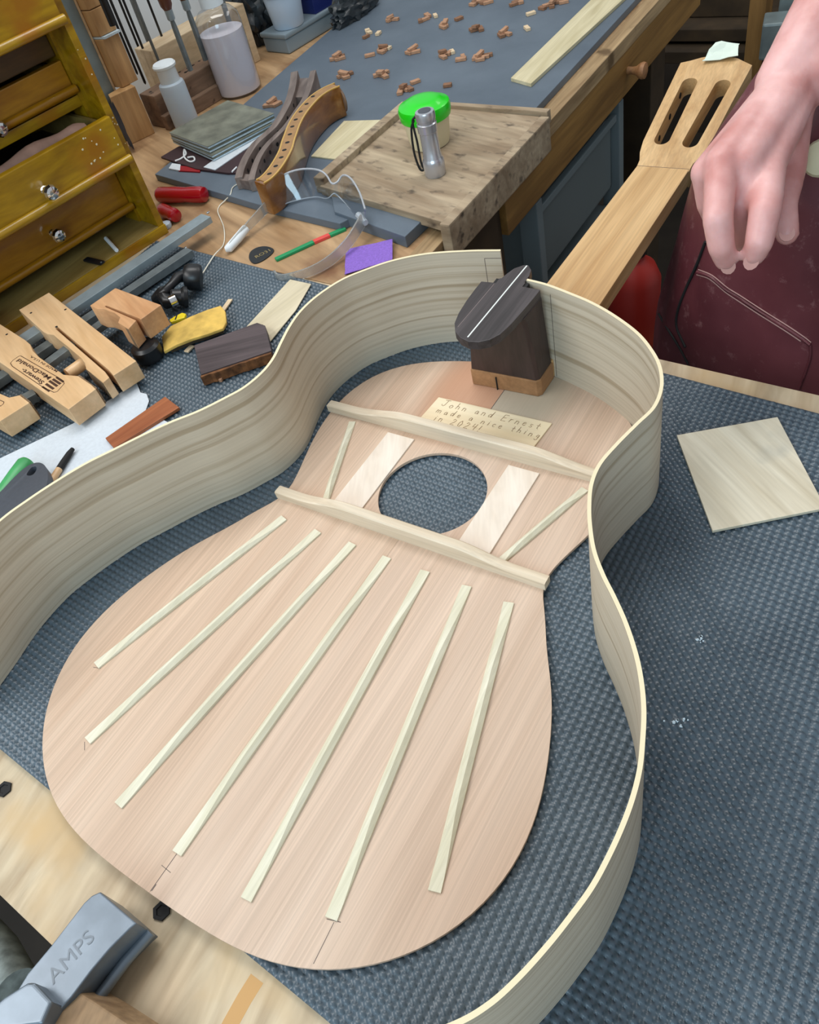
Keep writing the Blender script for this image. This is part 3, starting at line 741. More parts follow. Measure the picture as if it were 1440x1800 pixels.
# crumpled paper on the tip of the head
def crumple(corners, n, amp, seed, th=0.6):
    rr = random.Random(seed); a, b, c, d = [np.array(v, float) for v in corners]; V, F = [], []
    for i in range(n + 1):
        for j in range(n + 1):
            u, v = i / n, j / n; p = a * (1 - u) * (1 - v) + b * u * (1 - v) + c * u * v + d * (1 - u) * v
            V.append((p[0] + rr.gauss(0, amp * .4), p[1] + rr.gauss(0, amp * .4), p[2] + rr.gauss(0, amp)))
    m = (n + 1) ** 2
    V += [(x, y, z - th) for x, y, z in V]
    for i in range(n):
        for j in range(n):
            q = (i * (n + 1) + j, (i + 1) * (n + 1) + j, (i + 1) * (n + 1) + j + 1, i * (n + 1) + j + 1)
            F.append(q); F.append(tuple(m + k for k in q[::-1]))
    bd = [i * (n + 1) for i in range(n)] + [n * (n + 1) + j for j in range(n)] + [i * (n + 1) + n for i in range(n, 0, -1)] + [j for j in range(n, 0, -1)]
    for k in range(len(bd)): F.append((bd[k], m + bd[k], m + bd[(k + 1) % len(bd)], bd[(k + 1) % len(bd)]))
    return V, F
def hp_(s, y, h): return head_xf((s, y, h))
o = obj('paper_scrap', crumple([hp_(161, 0, 3.5), hp_(168, -36, 3.5), hp_(187, -32, 6), hp_(190, -6, 7), ][::1], 4, 1.1, 5), MT['tape'])
tag(o, 'crumpled pale paper scrap stuck on the tip of the headstock', 'paper')

# ================================================================== tools on the left: cam clamps
Z1 = (0, 490, 4.364)
def jaw(name, zpts, zt, th, mat, parent, ox=Z1, bevel=0.7):
    poly = [P2(x, y, zt) for x, y in zc(zpts, *ox)]
    return obj(name, prism(poly, zt - th, zt), mat, parent, bevel=bevel, seg=2)
def barobj(name, a, b, wd, z0, z1, mat, parent): return obj(name, strip_geo(a, b, wd, z0, z1), mat, parent, bevel=0.6)
ZT = 27.0
c1 = thing('cam_clamp', 'wooden cam clamp with long slotted jaw on the upper steel bar', 'clamp', (420, 500, 0))
barobj('bar', P2(362, 378, 20), P2(-70, 668, 20), 19, 12, 20, MT['steel'], c1)
obj('rivet', lathe([(2.2, -0.3), (2.2, 0.8), (1.2, 1.2)], P(366, 374, 20), 12), MT['chrome'], c1)
j = jaw('sliding_jaw', [(145, 238), (375, 105), (1045, 630), (870, 742), (835, 700), (440, 366), (424, 380), (805, 712), (838, 757), (790, 797), (660, 690), (650, 645), (625, 610), (520, 520), (450, 465), (410, 430), (360, 422), (330, 405)], ZT, 21, MT['maple'], c1)
for q in ((238, 262), (502, 236), (432, 368)):
    p = zc([q], *Z1)[0]; obj('pin', lathe([(1.5, -0.4), (1.5, 0.15)], P(p[0], p[1], ZT), 10), MT['blackm'], j)
jaw('cork_pad', [(655, 690), (665, 683), (800, 790), (788, 802)], ZT - 1, 19, MT['cork'], c1, bevel=0)
cc = P(*zc([(575, 700)], *Z1)[0], 14)
obj('cam_lever', tube([P(*zc([(640, 650)], *Z1)[0], 14), P(*zc([(520, 735)], *Z1)[0], 14)], 6.5, 12), MT['maple'], c1, smooth=40)

c2 = thing('cam_clamp', 'wooden cam clamp with burned maker\'s mark on its fixed jaw', 'clamp', (310, 430, 0))
barobj('bar', P2(332, 437, 12), P2(-120, 740, 12), 14, 3, 12, MT['steel_d'], c2)
obj('rivet', lathe([(2.0, -0.3), (2.0, 0.8), (1.0, 1.1)], P(326, 436, 12), 12), MT['chrome'], c2)
j2 = jaw('fixed_jaw', [(-160, 234), (0, 347), (190, 467), (232, 503), (252, 552), (300, 600), (488, 735), (600, 745), (700, 812), (735, 845), (525, 1002), (-190, 510)], ZT, 21, MT['maple'], c2)
jaw('cork_pad', [(600, 745), (610, 737), (745, 838), (735, 846)], ZT - 1, 19, MT['cork'], c2, bevel=0)
p = zc([(52, 427)], *Z1)[0]; obj('pin', lathe([(1.5, -0.4), (1.5, 0.15)], P(p[0], p[1], ZT), 10), MT['blackm'], j2)
def ztext(txt, a, b, size, parent, bold=0.0, name='lettering'):
    o0 = P2(*zc([a], *Z1)[0], ZT); o1 = P2(*zc([b], *Z1)[0], ZT)
    g_ = text_geo(txt, o0, (o1[0] - o0[0], o1[1] - o0[1]), size, ZT + 0.12, bold=bold)
    L0 = max(v[0] * 0 + ((v[0] - o0[0]) ** 2 + (v[1] - o0[1]) ** 2) ** .5 for v in g_[0]); want = ((o1[0] - o0[0]) ** 2 + (o1[1] - o0[1]) ** 2) ** .5
    d = np.array([o1[0] - o0[0], o1[1] - o0[1]]) / want; k = want / L0
    V = []
    for v in g_[0]:
        q = np.array([v[0] - o0[0], v[1] - o0[1]]); u = q @ d
        q = q + d * (u * k - u); V.append((o0[0] + q[0], o0[1] + q[1], v[2]))
    return obj(name, (V, g_[1]), MT['burn'], parent)
ztext('MacDonald', (400, 757), (147, 612), 6.6, j2, 0.16)
ztext('Stewart-', (345, 792), (182, 686), 6.6, j2, 0.16)
ztext('MADE IN U.S.A.', (448, 708), (238, 588), 3.6, j2, 0.05)
def frame_line(zp, wd=0.7, closed=True):
    pts = [P2(x, y, ZT) for x, y in zc(zp, *Z1)]
    if closed: pts = pts + [pts[0]]
    return merge(*[strip_geo(pts[i], pts[i + 1], wd, ZT - 0.05, ZT + 0.12) for i in range(len(pts) - 1)])
obj('logo_frame', frame_line([(160, 592), (445, 757), (485, 783), (493, 805), (440, 865), (415, 872), (330, 832), (95, 672), (80, 648), (100, 625), (145, 594)]), MT['burn'], j2)
for a_, b_, wd in (((432, 755), (487, 792), 2.2), ((405, 770), (465, 808), 2.6), ((378, 783), (440, 825), 2.6), ((352, 806), (412, 846), 2.6), ((325, 828), (380, 865), 2.0)):
    pa = P2(*zc([a_], *Z1)[0], ZT); pb = P2(*zc([b_], *Z1)[0], ZT)
    obj('logo_block', strip_geo(pa, pb, wd, ZT - 0.05, ZT + 0.12), MT['burn'], j2)

c3 = thing('cam_clamp', 'wooden cam clamp jaw cut off by the left picture edge, lowest of the clamps', 'clamp', (245, 410, 0))
j3 = jaw('fixed_jaw', [(-420, 640), (-100, 830), (0, 880), (70, 910), (150, 892), (225, 950), (0, 1092), (-520, 790)], ZT, 21, MT['maple'], c3)
jaw('cork_pad', [(150, 892), (160, 884), (235, 943), (225, 952)], ZT - 1, 19, MT['cork'], c3, bevel=0)
obj('logo_frame', frame_line([(-40, 915), (15, 938), (30, 945), (28, 958), (5, 978), (-60, 930)]), MT['burn'], j3)
barobj('bar', P2(62, 690, 12), P2(-140, 800, 12), 12, 5, 14, MT['steel_d'], c3)

c4 = thing('cam_clamp', 'reddish wooden cam clamp jaw, farthest of the clamps beside the black knob', 'clamp', (430, 420, 0))
jaw('sliding_jaw', [(690, 205), (885, 70), (1235, 200), (1080, 312), (1060, 300), (812, 202), (803, 212), (1045, 318), (985, 385), (905, 335), (920, 295), (880, 262), (800, 232), (745, 230)], 44, 24, MT['maple_b'], c4)
jaw('cork_pad', [(908, 338), (917, 330), (990, 380), (984, 390)], 43, 24, MT['cork'], c4, bevel=0)
obj('cam_knob', lathe([(14, 0), (15, 3), (15, 14), (12, 17)], P(265, 628, 2), 24), MT['black'], c4, smooth=40)
barobj('bar', P2(238, 520, 21), P2(60, 650, 21), 12, 13, 20, MT['steel_d'], c4)

# ---------------- white sheet, brown strip, brush, handles
o = obj('paper_sheet', prism([P2(-60, 838, .5), P2(0, 806, .5), P2(130, 744, .5), P2(240, 672, .5), P2(247, 690, .5), P2(258, 693, .5), P2(262, 705, .5), P2(256, 722, .5), P2(300, 745, .5), P2(330, 800, .5), P2(120, 1000, .5), P2(-60, 1000, .5)], 0.1, 0.7), MT['sheet'])
tag(o, 'white textured paper sheet on the mat, partly under the clamps', 'paper')
o = obj('wood_strip', prism([P2(185, 770, 4), P2(290, 697, 4), P2(315, 716, 4), P2(200, 787, 4)], 0.75, 4), MT['mahog'], bevel=0.4)
tag(o, 'reddish-brown thin wood strip lying on the white sheet', 'wood strip')
t = thing('paint_brush', 'slim wooden stick with a black tip on the white sheet', 'brush', (235, 340, 0.7))
pa = [P(70, 875, 4.2), P(82, 858, 4.2), P(104, 825, 4.2)]
obj('handle', tube(pa, [3.4, 3.4, 3.2], 12), MT['maple'], t, smooth=40)
obj('tip', tube([P(104, 825, 4.2), P(112, 812, 4.4), P(122, 797, 4.4), P(128, 789, 4.4)], [3.2, 3.0, 2.7, 2.0], 12), MT['blackm'], t, smooth=40)
t = thing('green_tool', 'green handled tool with blue tape at the left picture edge', 'tool', (195, 365, 0.7))
obj('handle', tube([P(-6, 884, 9), P(12, 860, 9), P(30, 836, 9), P(45, 817, 9), P(49, 812, 9)], [7.5, 7.5, 8, 8.3, 6.5], 16), MT['green_h'], t, smooth=50)
obj('tape_band', tube([P(-40, 924, 9), P(-20, 900, 9), P(-4, 879, 9)], 7.9, 16), MT['blue_tape'], t, smooth=50)
def paddle(pts, zt, th):
    return [P2(x, y, zt) for x, y in catmull(pts, 5, closed=True)]
ou = paddle([(-60, 990), (-20, 890), (5, 860), (30, 834), (50, 818), (68, 813), (80, 820), (84, 838), (78, 862), (55, 885), (20, 915), (-20, 1000)], 16, 8)
ho = [P2(x, y, 16) for x, y in catmull([(47, 833), (55, 822), (63, 820), (64, 826), (58, 834), (50, 836)], 4, closed=True)]
o = curve_plate('grey_paddle', [ou, ho], 6, 16, MT['greyh'], None, bevel=2.2)
tag(o, 'dark grey rubbery paddle handle with a hanging hole', 'tool')

# ---------------- black clamp knob assembly, yellow tag, felt block, dark offcut, veneer, sticks
t = thing('black_fixture', 'black plastic swivel fixture with round knobs behind the felt block', 'fixture', (470, 400, 0))
k0 = Vector(P(338, 487, 16)); 
obj('round_knob', lathe([(2, -12), (13, -10), (14.5, -7), (14.5, 4), (12, 8), (4, 10)], k0, 28, (-0.5, 0.72, 0.25)), MT['black'], t, smooth=40)
kb = Vector(P(318, 522, 12))
obj('ring_knob', lathe([(7, -8), (11, -7), (11.5, -3), (9, 0), (8.5, 9), (7, 11)], kb, 28, (-0.6, 0.55, 0.3)), MT['black'], t, smooth=30)
obj('arm', tube([P(281, 520, 16), P(292, 512, 20), P(302, 500, 22), P(312, 488, 22), P(328, 484, 18)], [5, 5.5, 4.5, 6, 7], 12), MT['black'], t, smooth=40)
obj('socket', tube([P(277, 528, 8), P(287, 517, 15), P(296, 531, 12), P(306, 528, 12)], [8, 9, 8, 7], 14), MT['black'], t, smooth=40)
obj('collar', tube([P(299, 531, 17), P(310, 526, 17)], 6.2, 14), MT['chrome'], t, smooth=40)
o = obj('yellow_tag', prism([P2(297, 562, 10), P2(306, 556, 10), P2(320, 549, 10), P2(327, 551, 10), P2(324, 558, 10), P2(300, 566, 10)], 6, 10), MT['yel'], bevel=1.2)
tag(o, 'bright yellow plastic tag with black mark beside the clamp jaw', 'tag')
obj('mark', strip_geo(P2(311, 554, 10.1), P2(308, 562, 10.1), 1.6, 9.9, 10.12), MT['blackm'], o)
def slab_px(name, px, zt, th, mat, bevel=1.0, z0=None):
    return obj(name, prism([P2(x, y, zt) for x, y in px], (zt - th) if z0 is None else z0, zt), mat, bevel=bevel)
t = thing('felt_block', 'worn yellow felt sanding pad wrapped around a thin board', 'sanding pad', (435, 345, 0))
def bowed(px_back, px_front, zlist, th):
    V, F = [], []; n = len(px_back)
    for i in range(n):
        b_ = P2(px_back[i][0], px_back[i][1], zlist[i]); f_ = P2(px_front[i][0], px_front[i][1], zlist[i])
        V += [(b_[0], b_[1], zlist[i] - th), (f_[0], f_[1], zlist[i] - th), (f_[0], f_[1], zlist[i]), (b_[0], b_[1], zlist[i])]
    for i in range(n - 1):
        for k in range(4): F.append((i * 4 + k, i * 4 + (k + 1) % 4, (i + 1) * 4 + (k + 1) % 4, (i + 1) * 4 + k))
    F.append((3, 2, 1, 0)); F.append(tuple((n - 1) * 4 + k for k in range(4)))
    return V, F
obj('felt_layer', bowed([(284, 592), (300, 573), (335, 556), (365, 544), (388, 537), (396, 547)], [(288, 618), (310, 606), (338, 595), (365, 587), (392, 577), (398, 566)], [6, 11, 13, 13, 12, 11], 3.2), MT['yellow'], t, smooth=50, bevel=0.8)
obj('core', bowed([(294, 590), (335, 562), (365, 549), (386, 542)], [(298, 612), (338, 595), (365, 587), (390, 577)], [6, 9.5, 9.5, 8.5], 6), MT['darkwood'], t)
t = thing('dark_offcut', 'dark purple-brown wood offcut with rough bark edge', 'wood block', (420, 275, 0))
obj('body', prism([P2(341, 607, 12), P2(452, 567, 12), P2(466, 572, 12), P2(477, 616, 12), P2(353, 658, 12)], 0, 12), MT['ebony'], t, bevel=0.6)
rr0 = random.Random(8)
edge_px = [(353 + (477 - 353) * i / 14, 658 + (616 - 658) * i / 14) for i in range(15)]
pl = [P2(x, y, 11) for x, y in edge_px]
outw = [(x - 3.2 - rr0.uniform(0, 2.4), y - 1.6 - rr0.uniform(0, 1.2)) for x, y in pl]
obj('bark_edge', prism(pl + outw[::-1], 0.2, 10.6), MT['bark'], t)
o = obj('wood_chip', box((*P2(388, 664, 3), 1.5), (6, 3, 3), 0.4), MT['chip'])
tag(o, 'tiny orange splinter at the foot of the dark offcut', 'wood chip')
o = slab_px('veneer_strip', [(425, 583), (510, 491), (547, 499), (520, 545), (475, 600), (462, 570), (440, 577)], 1.2, 1.1, MT['veneer'], 0.2)
tag(o, 'pale tapered veneer strip behind the dark offcut', 'wood strip')
o = obj('wood_stick', strip_geo(P2(391, 546, 1.5), P2(405, 526, 1.5), 5.5, 0.1, 1.9), MT['chip3'], bevel=0.4)
tag(o, 'short pale stick poking out behind the felt pad', 'stick')
o = obj('wood_stick', strip_geo(P2(327, 618, 1.5), P2(338, 607, 1.5), 6.0, 0.1, 1.9), MT['chip3'], bevel=0.4)
tag(o, 'stub of pale stick between felt pad and dark offcut', 'stick')

# ---------------- loose items on the plywood
t = thing('guitar_pick', 'black guitar pick with worn gold print on the plywood', 'guitar pick', (596, 392, -6))
pk = [P2(x, y, -5) for x, y in catmull([(438, 455), (440, 443), (452, 435), (468, 433), (481, 438), (478, 446), (462, 458), (447, 463)], 5, closed=True)]
obj('blade', prism(pk, -5.95, -4.8), MT['black'], t, bevel=0.3)
a_, b_ = P2(450, 454, -4.7), P2(470, 444, -4.7)
obj('print', text_geo('RO31', a_, (b_[0] - a_[0], b_[1] - a_[1]), 9, -4.72), MT['gold'], t)
t = thing('marking_pencil', 'flat green stick with a red band', 'pencil', (628, 340, -6))
PA, PB, PC, PD = P2(484, 455, -3), P2(551, 424, -3), P2(579, 412, -3), P2(607, 400, -3)
obj('green_end', strip_geo(PA, PB, 6.5, -5.9, -2.6), MT['green_p'], t, bevel=0.8)
obj('red_band', strip_geo(PB, PC, 6.6, -5.9, -2.5), MT['red_p'], t, bevel=0.5)
obj('green_end', strip_geo(PC, PD, 6.5, -5.9, -2.6), MT['green_p'], t, bevel=0.8)
o = obj('sandpaper_piece', crumple([P(608, 438, -3), P(690, 420, 1), P(690, 456, -2), P(606, 482, -4.0)], 6, 0.35, 7, 0.7), MT['purple'], smooth=60)
tag(o, 'purple sandpaper square curling at its edges', 'sandpaper')
sp = [P(x, y, z) for x, y, z in ((436, 322, 5), (420, 323, 5), (409, 330, 5), (405, 342, 4), (396, 352, -3), (386, 362, -5), (383, 372, -5), (388, 385, -5), (393, 398, -5), (395, 415, -5), (392, 432, -5), (378, 447, 1), (368, 462, 1), (358, 478, 1), (352, 488, 1))]
o = obj('string', tube(catmull(sp, 6), 0.75, 6), MT['string'], smooth=60); tag(o, 'thin white string winding across the plywood and mat', 'string')
# red screwdriver handles
def screwdriver(p0, p1, r, label):
    t = thing('screwdriver', label, 'screwdriver', tuple((a + b) / 2 for a, b in zip(p0, p1)))
    a, b = Vector(p0), Vector(p1); d = b - a; n = d.length
    obj('handle', lathe([(2, 0), (r * .8, 2), (r, 6), (r, n * .45), (r * .92, n * .6), (r, n * .75), (r, n - 7), (r * .9, n - 2), (r * .5, n)], a, 20, d), MT['redh'], t, smooth=50)
    return t
screwdriver(P(276, 343, 4.5), P(362, 342, 4.5), 10.5, 'glossy red screwdriver handle lying beside the mat edge')
screwdriver(P(282, 368, 3), P(311, 380, 3), 9, 'short glossy red handle end, nearer of the two red handles')
o = obj('pale_button', lathe([(7, 0), (8, 3), (7.5, 6), (4, 7.5)], P(293, 400, -5.9), 18), MT['frost'], smooth=50); tag(o, 'small translucent pale disc at the drawer cabinet corner', 'disc')

# ---------------- safety glasses
gl = thing('safety_glasses', 'clear plastic safety glasses with white sleeve on one arm', 'glasses', P(560, 380, -6))
top = [P(x, y, z) for x, y, z in ((472, 332, 30), (488, 315, 34), (508, 303, 38), (534, 297, 40), (560, 299, 40), (574, 308, 36), (583, 322, 31), (593, 320, 32), (603, 308, 38), (617, 314, 38), (632, 338, 34), (642, 368, 28))]
bot = [P(x, y, z) for x, y, z in ((488, 366, 10), (505, 357, 8), (530, 350, 7), (556, 346, 7), (572, 349, 9), (580, 346, 14), (587, 340, 18), (595, 345, 14), (606, 356, 9), (620, 374, 7), (632, 390, 7), (641, 398, 8))]
def ruled(top, bot, th, rows=5):
    V, F = [], []; n = len(top)
    T = [Vector(p) for p in top]; B = [Vector(p) for p in bot]
    for side in (0, 1):
        for i in range(n):
            tg = (T[min(i + 1, n - 1)] - T[max(i - 1, 0)]); nn = tg.cross(T[i] - B[i]).normalized() * th * (0.5 if side else -0.5)
            for r in range(rows):
                s = r / (rows - 1); p = B[i].lerp(T[i], s) + nn; V.append(tuple(p))
    m = n * rows
    for i in range(n - 1):
        for r in range(rows - 1):
            q = (i * rows + r, (i + 1) * rows + r, (i + 1) * rows + r + 1, i * rows + r + 1)
            F.append(q); F.append(tuple(m + k for k in q[::-1]))
    bd = [i * rows for i in range(n)] + [(n - 1) * rows + r for r in range(1, rows)] + [i * rows + rows - 1 for i in range(n - 2, -1, -1)] + [r for r in range(rows - 2, 0, -1)]
    for k in range(len(bd)): F.append((bd[k], bd[(k + 1) % len(bd)], m + bd[(k + 1) % len(bd)], m + bd[k]))
    return V, F
obj('lens', ruled(catmull(top, 4), catmull(bot, 4), 1.6), MT['lens'], gl, smooth=50)
obj('brow_rim', tube(catmull(top, 4), 1.2, 8), plain('frosted rim', srgb(226, 230, 236), 0.15, trans=0.6), gl, smooth=50)
def temple(pts, hs, name, mat):
    path = catmull([P(*p) for p in pts], 5); n = len(path); V, F = ribbon(path, [p[2] - hs[0] + (hs[0] - hs[1]) * i / n for i, p in enumerate(path)], [p[2] + hs[0] - (hs[0] - hs[1]) * i / n for i, p in enumerate(path)], 2.2)
    return obj(name, (V, F), mat, gl, smooth=50, bevel=0.5)
temple([(484, 347, 16), (470, 362, 13), (455, 378, 9), (436, 398, 6), (404, 434, 1)], (8, 4), 'temple', MT['temple'])
obj('sleeve', tube([P(432, 402, 4), P(418, 419, 2), P(402, 437, 0), P(396, 439, 0)], [5.2, 5.6, 5.2, 3], 10), MT['foam'], gl, smooth=50)
temple([(637, 388, 16), (625, 408, 12), (608, 432, 7), (580, 458, 2), (548, 476, 1.5), (515, 486, 1.5), (492, 488, 2), (483, 480, 3)], (8, 3.5), 'temple', MT['temple'])
obj('lower_rim', tube(catmull(bot, 4), 0.8, 8), MT['hinge'], gl, smooth=50)
for p_, q_ in (((476, 348, 20), (492, 352, 16)), ((630, 378, 16), (643, 392, 14))):
    obj('hinge', tube([P(*p_), P(*q_)], [4, 3.5], 8), MT['hinge'], gl, smooth=40)

# ================================================================== tray, pot, flashlight
TZ = 20.0
t = thing('wooden_tray', 'worn wooden work board with raised lip, holding the flashlight', 'work board', (800, 270, 4))
tb = [P2(590, 322, TZ), P2(785, 383, TZ), P2(956, 200, TZ), P2(800, 178, TZ), P2(690, 205, TZ)]
c_a, c_b, c_c, c_d = (716, 388), (666, 173), (925, 172), (944, 330)
obj('board', prism([(718, 382), (671, 172), (920, 170), (938, 372)], 4.1, TZ - 4), MT['tray'], t, bevel=1)
obj('lip', strip_geo((722, 385), (930, 381), 15, 4.2, TZ + 4), MT['tray'], t, bevel=1.2)
obj('lip', strip_geo((928, 171), (939, 386), 9, 4.2, TZ + 1), MT['tray'], t, bevel=1.2)
obj('front_cleat', strip_geo((668, 176), (922, 174), 13, -26, TZ - 3.6), MT['tray'], t, bevel=2)
fz = TZ - 4
t = thing('plastic_pot', 'round plastic pot with bright green lid behind the flashlight', 'pot', (*P2(757, 250, fz), fz))
gc = P(757, 252, fz); gcx, gcy = gc[0], gc[1]
obj('tub', lathe([(22, 0), (24, 1), (26, 10), (28.5, 32), (29, 36)], (gcx, gcy, fz), 36), MT['cream'], t, smooth=40)
obj('lid', lathe([(29.5, 33), (31, 34), (32, 39), (32.2, 45), (31, 48.5), (28, 50), (24, 51), (21, 53.5), (12, 54.5), (0.5, 54.8)], (gcx, gcy, fz), 40), MT['green'], t, smooth=35)
fb = P(766, 306, fz)
t = thing('flashlight', 'small silver flashlight standing on its head with black wrist strap', 'flashlight', (fb[0], fb[1], fz))
body = [(12, 0), (12.6, 1), (12.8, 17), (11.4, 20), (10.8, 21), (10.8, 24), (10.2, 25), (10.2, 50), (11.2, 51), (11.4, 60), (10.0, 61), (10.0, 63), (11.2, 64), (11.4, 71), (10.6, 73), (7.5, 73.5)]
obj('body', lathe(body, (fb[0], fb[1], fz), 36), plain('satin aluminium', srgb(196, 198, 204), 0.25, 0.7), t, smooth=35)
obj('switch', lathe([(7.4, 73), (7.4, 73.9), (5, 74.3), (0.4, 74.4)], (fb[0], fb[1], fz), 24), MT['greyh'], t, smooth=40)
s0 = Vector((fb[0], fb[1], fz + 68)); lx = Vector((-0.30, 0.95, 0)).normalized()
loop = [s0 + lx * 11.5, s0 + lx * 16 + Vector((0, 0, -6)), s0 + lx * 15 + Vector((0, 0, -28)), s0 + lx * 15 + Vector((0, 0, -52)), s0 + lx * 13 + Vector((0, 0, -61)), s0 + lx * 18 + Vector((0, 0, -60)), s0 + lx * 21 + Vector((0, 0, -40)), s0 + lx * 19 + Vector((0, 0, -14)), s0 + lx * 14 + Vector((0, 0, -4))]
obj('wrist_strap', tube(catmull([tuple(v) for v in loop], 6), 1.3, 8), MT['blackm'], t, smooth=60)

o = obj('plywood_square', prism([P2(547, 275, 5.5), P2(605, 213, 5.5), P2(672, 211, 5.5), P2(618, 283, 5.5)], 4.1, 6), MT['strip'], bevel=0.3)
tag(o, 'small pale plywood rectangle beside the wooden tray', 'plywood')
o = obj('long_wood_strip', prism([(1043, 281), (1027, 243), (1335, 226), (1335, 279)], 4.1, 9), MT['strip'], bevel=0.5)
tag(o, 'long pale flat wood strip on the smooth mat near bench edge', 'wood strip')
o = obj('plywood_piece', prism([P2(1190, 765, 2.5), P2(1367, 733, 2.5), P2(1452, 893, 2.5), P2(1253, 933, 2.5)], 0.1, 2.6), MT['square'], bevel=0.3)
tag(o, 'thin pale plywood square lying on the mat right of the guitar', 'plywood')

# ---------------- chips in small piles
Z3 = (540, 0, 3.0)
piles = [(440, 100, 4, 0), (600, 105, 2, 0), (635, 78, 1, 0), (676, 80, 1, 2), (800, 95, 1, 1), (725, 130, 4, 0), (890, 152, 4, 0), (1035, 172, 5, 0), (1160, 146, 1, 2), (322, 168, 2, 2), (310, 190, 1, 1), (375, 173, 1, 2), (160, 302, 5, 0), (330, 288, 1, 0), (397, 260, 4, 0), (420, 250, 1, 2), (555, 266, 5, 0), (722, 285, 4, 0), (765, 270, 1, 2), (810, 307, 2, 0), (910, 300, 5, 0), (950, 288, 1, 1), (200, 396, 5, 0), (395, 392, 5, 0), (570, 428, 1, 0), (512, 470, 4, 0), (740, 446, 1, 1), (885, 12, 3, 0), (950, 10, 2, 0), (1100, 10, 3, 0), (1180, 68, 1, 2), (1290, 20, 5, 0), (1240, 40, 1, 0), (-180, 545, 4, 0), (20, -3, 1, 0), (1335, 5, 2, 0)]
rr1 = random.Random(11)
prot = obj('wood_chip', box((0, 0, 2.2), (13.5, 6.6, 4.4)), MT['chip'], bevel=0.4, seg=1)
meshes = [prot.data]
for nm in ('chip2', 'chip3'):
    m_ = prot.data.copy(); m_.materials.clear(); m_.materials.append(MT[nm]); meshes.append(m_)
first = True
ROWS = ((60, 'farthest row'), (135, 'second farthest row'), (210, 'row near the pale strip'), (330, 'middle row'), (415, 'row behind the green lid'), (999, 'cluster nearest the tray'))
for px, py, n, kind in piles:
    row = [r for lim, r in ROWS if py < lim][0]
    mates = sorted(q_[0] for q_ in piles if [r for lim, r in ROWS if q_[1] < lim][0] == row)
    row = ('first', 'second', 'third', 'fourth', 'fifth', 'sixth', 'seventh', 'eighth', 'ninth', 'tenth', 'eleventh', 'twelfth')[mates.index(px)] + ' from left in the ' + row
    x, y = zc([(px, py)], *Z3)[0]
    c = P(x, y, 7); base = rr1.uniform(0, 6)
    for k in range(n):
        o = prot if first else prot.copy()
        if not first: COL.objects.link(o)
        first = False
        a = base + k * 2.4 + rr1.uniform(-.4, .4); rad = 0 if n == 1 else (7.5 if k else 1.5)
        top_ = (k == n - 1 and n > 3)
        rad = 2 if top_ else rad
        o.location = ((c[0] + rad * math.cos(a)) * S, (c[1] + rad * math.sin(a)) * S, (4.15 + (4.6 if top_ else 0)) * S)
        o.rotation_euler = (0, rr1.uniform(-.25, .25) if top_ else 0, rr1.uniform(0, 3.14))
        kk = kind if kind else (1 if rr1.random() < 0.28 else 0)
        o.data = meshes[kk]; o.scale = (rr1.uniform(.85, 1.3), rr1.uniform(.95, 1.3), 1)
        tag(o, ('pale' if kk == 2 else 'dark brown' if kk == 1 else 'reddish-tan') + ' small wood block, pile ' + row, 'wood chip', 'small wood blocks on the smooth mat')

# ================================================================== drawer cabinet
CB0 = np.array([607.0, 565.0]); CH = np.array([-.983, .184]); CN = np.array([-.184, -.983])     # along the front, out of the front
def cpt(u, n, z): q = CB0 + CH * u + CN * n; return (q[0], q[1], z)
def cbox(u0, u1, n0, n1, z0, z1):
    poly = [cpt(u0, n0, 0)[:2], cpt(u1, n0, 0)[:2], cpt(u1, n1, 0)[:2], cpt(u0, n1, 0)[:2]]
    return prism(poly, z0, z1)
CA = 2.956   # plan angle of the front
for k_ in ('cab', 'cab_or', 'cab_dark', 'cab_floor'): pass
cb = thing('drawer_cabinet', 'ochre varnished wooden drawer cabinet with glass knobs and one open drawer', 'cabinet', cpt(180, -130, -6))
cb_top = 420
obj('side_panel', cbox(-6, 3, -260, 0, -5.9, cb_top), MT['cab'], cb, bevel=1)
obj('side_panel', cbox(377, 386, -260, 0, -5.9, cb_top), MT['cab'], cb, bevel=1)
obj('back_panel', cbox(3, 377, -260, -252, -5.9, cb_top), MT['cab_dark'], cb)
obj('top_panel', cbox(-14, 394, -262, 8, cb_top, cb_top + 10), MT['cab'], cb, bevel=2)
obj('base_ledge', cbox(3, 377, -252, 0.5, -5.9, 7), MT['cab_floor'], cb, bevel=0.8)
obj('ledge_front', cbox(-6, 386, 0, 3, -5.9, 6), MT['cab'], cb, bevel=0.8)
for z in (80, 154):
    obj('rail', cbox(3, 377, -60, -41, z, z + (12 if z > 100 else 14)), MT['cab'], cb, bevel=0.8)
obj('inner_post', cbox(3, 6.5, -70, -38, 7, cb_top), MT['cab'], cb)
